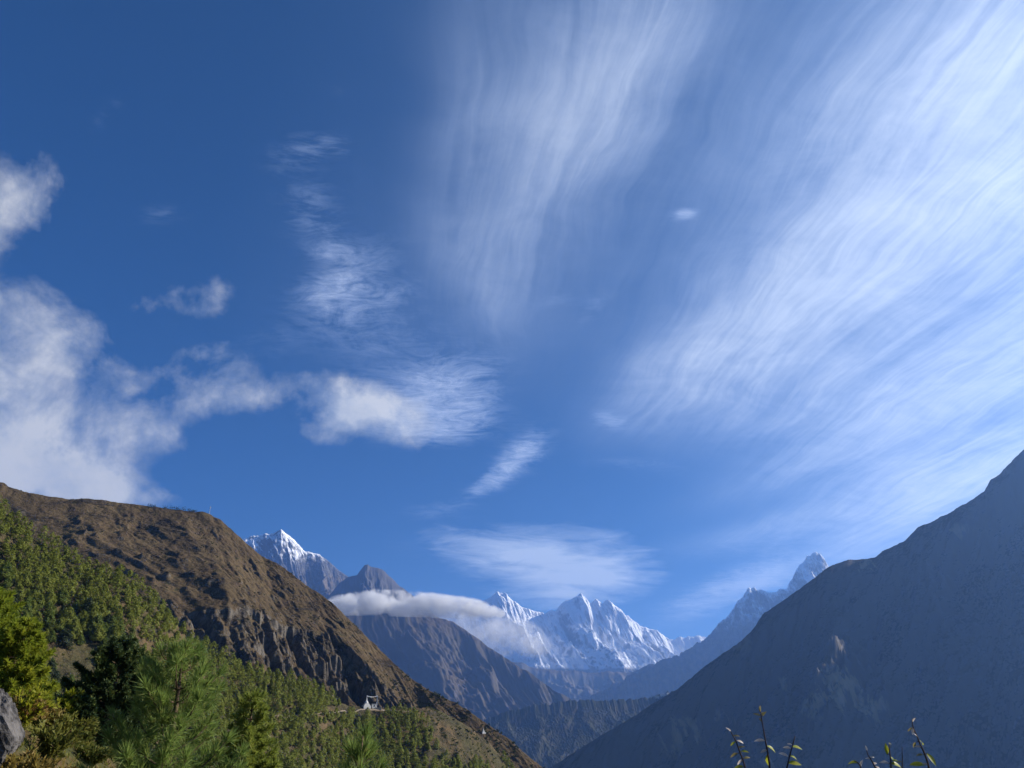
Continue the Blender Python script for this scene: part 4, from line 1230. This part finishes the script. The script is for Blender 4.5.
# pale monastery houses on the wooded ridge
WB = bvh_of('wooded_ridge', 2)
for k, (px, py, w, lab) in enumerate(((657, 697.5, 26, 'small pale house at the lower end of the cluster on the wooded ridge'), (663, 695.6, 34, 'widest pale house of the cluster on the wooded ridge'), (668, 694.5, 22, 'small pale house at the upper end of the cluster on the wooded ridge'))):
    q = hit(px, py, WB)
    if q is None: continue
    r0 = empty('house', q, lab, 'house', 'houses on the wooded ridge', (0, 0, 0.3 * k - 0.2))
    t = Tri(); t.box((0, 0, 1), (w, 12, 14)); t.obj('wall', M_WHITE, r0)
    t = Tri(); t.box((0, 0, 9.6), (w + 3, 15, 3.2), 0, 0.6); t.obj('roof', M_SLATE, r0)

# ------------------------------------------------------------------ leafy shoots close to the camera
M_STEM = plain("dark_stem", (0.035, 0.024, 0.022), scale=30)
def mat_leaf(name, a, b):
    m, n = new_mat(name)
    f = n.noise(n.n('ShaderNodeTexCoord').outputs['Object'], 60, 3, 0.6)
    n.leaf(n.mix(n.rng(f, 0.35, 0.65), a, b), 0.45, 0.45)
    return m
M_LEAFY = mat_leaf("yellow_green_leaf", (0.20, 0.24, 0.02), (0.34, 0.33, 0.03))
M_LEAFB = mat_leaf("dry_pale_leaf", (0.42, 0.34, 0.26), (0.62, 0.55, 0.48))
M_LEAFO = mat_leaf("dull_leaf", (0.14, 0.13, 0.05), (0.28, 0.22, 0.09))
SHOOT_Y = 2.6
def leaf_mesh(t, L, w, curl):
    u = np.linspace(0, 1, 7)
    wd = w * np.sin(np.pi * np.clip(u * 0.93 + 0.05, 0, 1)) ** 0.8
    z = -curl * L * u ** 2
    V = []
    for k in range(7):
        V += [(L * u[k], -wd[k], z[k] + 0.25 * wd[k]), (L * u[k], 0, z[k]), (L * u[k], wd[k], z[k] + 0.25 * wd[k])]
    F = [f for k in range(6) for a in (0, 1) for f in (((3 * k + a), (3 * k + a + 1), (3 * k + a + 4)), ((3 * k + a), (3 * k + a + 4), (3 * k + a + 3)))]
    t.add(V, F)
def shoot(label, stem_px, leaves, seed, Y=SHOOT_Y, rad=0.0023):
    """stem_px from the tip down; leaves: px, py, length px, direction degrees (picture sense), material"""
    g = np.random.default_rng(seed)
    pts = np.array([at(x, y, Y) for x, y in stem_px][::-1])
    base = pts[0].copy()
    d0 = unit(pts[1] - pts[0])
    gz = float(bank_z(base[0] + 0.1, base[1] + 0.15))
    n_ = 6
    foot = np.array((base[0] - 0.10, base[1] + 0.12, gz - 0.05))
    low = [foot + (base - foot) * f + np.array((0.05 * math.sin(3 * f), 0, 0)) * (1 - f) for f in np.linspace(0, 1, n_, endpoint=False)]
    allp = np.concatenate((np.array(low), pts))
    root = empty('leafy_shoot', foot, label, 'shoot')
    t = Tri(); t.tube(allp - foot, np.linspace(rad * 2.2, rad * 0.55, len(allp)), 7); t.obj('stem', M_STEM, root, True)
    scale = Y * 1.09 / FPX
    for (px, py, L, ang, mt) in leaves:
        p = at(px, py, Y)
        k = np.argmin(np.linalg.norm(pts - p, axis=1))
        # attach to the nearest point of the stem
        best = None
        for q in range(len(pts) - 1):
            e = pts[q + 1] - pts[q]; f = np.clip(np.dot(p - pts[q], e) / np.dot(e, e), 0, 1); c = pts[q] + f * e
            if best is None or np.linalg.norm(p - c) < best[0]: best = (np.linalg.norm(p - c), c)
        c = best[1]
        tl = Tri(); leaf_mesh(tl, L * scale, L * scale * 0.21, 0.25 + 0.3 * g.random())
        o = tl.obj('leaf', mt, root, True)
        a_ = R(ang)
        xd = Vector((math.cos(a_), 0.35 * g.normal(), math.sin(a_))).normalized()
        nrm = Vector((0.3 * g.normal(), -0.75, 0.6 + 0.3 * g.random())); nrm = (nrm - xd * nrm.dot(xd)).normalized()
        yd = nrm.cross(xd)
        M = Matrix((xd, yd, nrm)).transposed().to_4x4()
        tip_off = Vector(p - c)
        M.translation = Vector(c - foot) + tip_off * 0.5
        o.matrix_local = M
        if tip_off.length > 0.004:
            ts = Tri(); ts.tube([np.zeros(3), np.array(-(M.to_3x3().inverted() @ (tip_off * 0.5)))], [rad * 0.35, rad * 0.35], 5); ts.obj('stalk', M_STEM, o)
Yg, Pl, Ol = M_LEAFY, M_LEAFB, M_LEAFO
shoot('short leaning shoot with a curled dry tip, at the end of the left-hand clump', [(730.5, 731), (733, 736), (736, 741), (739.5, 751), (743, 760), (747, 775)],
      [(731, 732, 5, 120, Pl), (733, 736, 5, 20, Ol), (735, 742, 5, 200, Yg), (738, 740, 6, -10, Pl), (742, 751, 6, 10, Yg), (736, 754, 7, 190, Ol), (745, 758, 6, 20, Ol), (743, 760, 6, 200, Pl), (742, 767, 7, 170, Yg), (738, 748, 5, 30, Ol)], 401)
shoot('tallest shoot with withered brown leaves at its tip', [(760, 708), (761, 715), (762.5, 724), (765, 738), (767.3, 750), (769.5, 764), (770, 778)],
      [(760, 712, 5, 100, Ol), (761, 715, 6, 40, Ol), (764, 716, 5, 60, Ol), (760, 716, 6, 150, Ol), (764, 741, 8, 165, Pl), (767, 746, 9, -15, Yg), (766, 750, 6, 190, Pl), (767, 755, 9, 260, Yg), (762, 722, 4, 120, Ol)], 402)
shoot('dark pointed shoot with three yellow-green leaves on one side', [(795, 736), (793.5, 742), (791, 751), (789, 759), (786.5, 770), (785, 780)],
      [(793, 747, 10, 0, Yg), (790, 756, 9, -8, Yg), (788, 763, 11, 2, Yg), (790, 748, 6, 160, Pl), (787, 756, 8, 150, Pl), (792, 745, 4, 150, Pl)], 403)
shoot('thin shoot with small pale buds, next to a single drooping yellow leaf', [(866.5, 750), (868, 755), (872, 761), (875.5, 768), (878, 778)],
      [(867, 751, 4, 90, Pl), (870, 757, 4, 10, Pl), (873, 765, 6, 30, Pl), (876, 766, 5, -20, Pl), (871, 759, 4, 160, Pl)], 404)
shoot('low shoot ending in a single drooping yellow leaf', [(854, 761), (857, 762), (860, 765), (862, 772), (863, 780)],
      [(858, 763, 9, 160, Yg), (861, 766, 5, 80, Pl)], 405)
shoot('short shoot with upright yellow leaves beside the bare twig', [(889, 744), (889.5, 750), (890.3, 757), (891, 766), (891.5, 778)],
      [(884.5, 754, 8, 95, Yg), (889, 744, 5, 20, Ol), (891, 757, 8, -40, Yg), (887, 763, 7, 160, Pl), (892, 764, 12, 0, Yg), (888, 766, 9, -10, Yg), (894, 761, 6, 10, Yg)], 406)
shoot('bare dark twig standing upright between two leafy shoots', [(902, 747), (902.2, 755), (902.3, 763), (902.5, 776)],
      [(902.5, 762, 4, 170, Ol)], 407, rad=0.0018)
shoot('tall arching shoot with white buds near its tip', [(912.5, 719), (912.3, 724), (914, 730), (917.5, 737), (920, 744), (923.5, 751), (927, 760), (929.5, 770), (931, 780)],
      [(912.5, 722, 4, 80, Pl), (912, 728, 5, 250, Pl), (913, 728, 5, 190, Ol), (919, 738, 5, 120, Pl), (921, 741, 7, -10, Yg), (920, 747, 5, 170, Pl), (912, 743, 5, 240, Ol), (921, 755, 5, 170, Ol), (929, 753, 10, -60, Yg), (929, 765, 5, 160, Pl), (921, 765, 11, 170, Yg)], 408)

# ------------------------------------------------------------------ low cloud lying on the mountain
def cloud_bank(name, label, spine, Y, seed, dens, noise_scale, thr):
    """lumpy closed body filled with droplets; spine: px, py, half height px, depth offset m"""
    g = np.random.default_rng(seed)
    k_ = Y * 1.05 / FPX
    P_ = np.array([at(x, y, Y + dy) for x, y, r, dy in spine]); Rr = np.array([r for _, _, r, _ in spine]) * k_
    m_ = 90
    u = np.linspace(0, len(spine) - 1, m_)
    C = np.stack([np.interp(u, np.arange(len(spine)), P_[:, c]) for c in range(3)], 1)
    Rv = np.interp(u, np.arange(len(spine)), Rr)
    an = np.linspace(0, 2 * math.pi, 40, endpoint=False)
    V = np.zeros((m_, 40, 3))
    for i in range(m_):
        e = min(1.0, math.sqrt(max(0.0, min(i, m_ - 1 - i) / 9.0)))
        rr = Rv[i] * max(e, 0.02)
        lump = 1 + 0.22 * fbm(u[i] * 3.1 + np.cos(an) * 1.2, np.sin(an) * 1.4 + seed, 4, 0.55, seed)
        V[i, :, 0] = C[i, 0]
        V[i, :, 1] = C[i, 1] + 2.1 * rr * np.cos(an) * lump
        V[i, :, 2] = C[i, 2] + rr * np.sin(an) * np.where(np.sin(an) > 0, lump, 0.8)
    Vf = np.concatenate((V.reshape(-1, 3), C[:1], C[-1:]))
    i = np.arange(m_ - 1)[:, None] * 40; j = np.arange(40)[None, :]; j2 = (j + 1) % 40
    F = np.stack((i + j, i + j2, i + 40 + j2, i + j, i + 40 + j2, i + 40 + j), -1).reshape(-1, 3)
    n0 = m_ * 40
    caps = [(n0, (q + 1) % 40, q) for q in range(40)] + [(n0 + 1, (m_ - 1) * 40 + q, (m_ - 1) * 40 + (q + 1) % 40) for q in range(40)]
    F = np.concatenate((F, np.array(caps)))
    ctr = C.mean(0)
    m, n = new_mat("cloud_droplets_" + str(seed))
    co = n.n('ShaderNodeTexCoord').outputs['Object']
    # fade towards the skin: distance from the spine, measured piecewise
    fall = None
    for q in range(len(spine) - 1):
        a = P_[q] - ctr; b = P_[q + 1] - ctr; e = b - a
        pa = n.vec('SUBTRACT', co, tuple(float(v) for v in a))
        h = n.math('MULTIPLY', n.vec('DOT_PRODUCT', pa, tuple(float(v) for v in e)), float(1 / np.dot(e, e)), clamp=True)
        near_ = n.vec('SUBTRACT', pa, n.vec('SCALE', tuple(float(v) for v in e), scale=h))
        near_ = n.vec('MULTIPLY', near_, (1.0, 0.5, 1.0))
        rad = n.math('MULTIPLY_ADD', h, float(Rr[q + 1] - Rr[q]), float(Rr[q]))
        f = n.math('SUBTRACT', 1.0, n.math('DIVIDE', n.vec('LENGTH', near_), rad))
        fall = f if fall is None else n.math('MAXIMUM', fall, f)
    nz = n.noise(co, noise_scale, 6, 0.6)
    v = n.math('ADD', fall, n.math('MULTIPLY', n.math('SUBTRACT', nz, 0.5), 5.0))
    d = n.math('MULTIPLY', n.rng(v, thr, thr + 0.5), dens)
    d = n.math('MULTIPLY', d, n.rng(fall, 0.0, 0.25))
    vs = n.n('ShaderNodeVolumePrincipled')
    vs.inputs['Color'].default_value = (0.99, 0.99, 0.99, 1)
    n.put(vs.inputs['Density'], d)
    vs.inputs['Anisotropy'].default_value = 0.1
    om = n.n('ShaderNodeOutputMaterial'); n.nt.links.new(vs.outputs[0], om.inputs['Volume'])
    try: m.cycles.volume_step_rate = 0.15
    except Exception: pass
    o = mesh_obj(name, Vf - ctr, F, m, None, True, ctr)
    return tag(o, label, 'cloud')
cloud_bank('cloud', 'long white cloud bank lying along the top of the brown mountain', [(322, 607, 8, -250), (345, 605, 11, -300), (375, 603, 13, -330), (405, 604, 13, -330), (435, 606, 12, -330), (462, 608, 11, -300), (486, 611, 9, -250), (506, 614, 7, -200)], 7300, 501, 0.011, 0.0062, 0.15)
cloud_bank('cloud', 'thin veil of mist across the shaded foot of the snow wall', [(430, 628, 10, 0), (462, 630, 20, 0), (492, 634, 24, 0), (522, 638, 20, 0), (552, 648, 12, 0)], 10500, 502, 0.0015, 0.0042, 0.20)
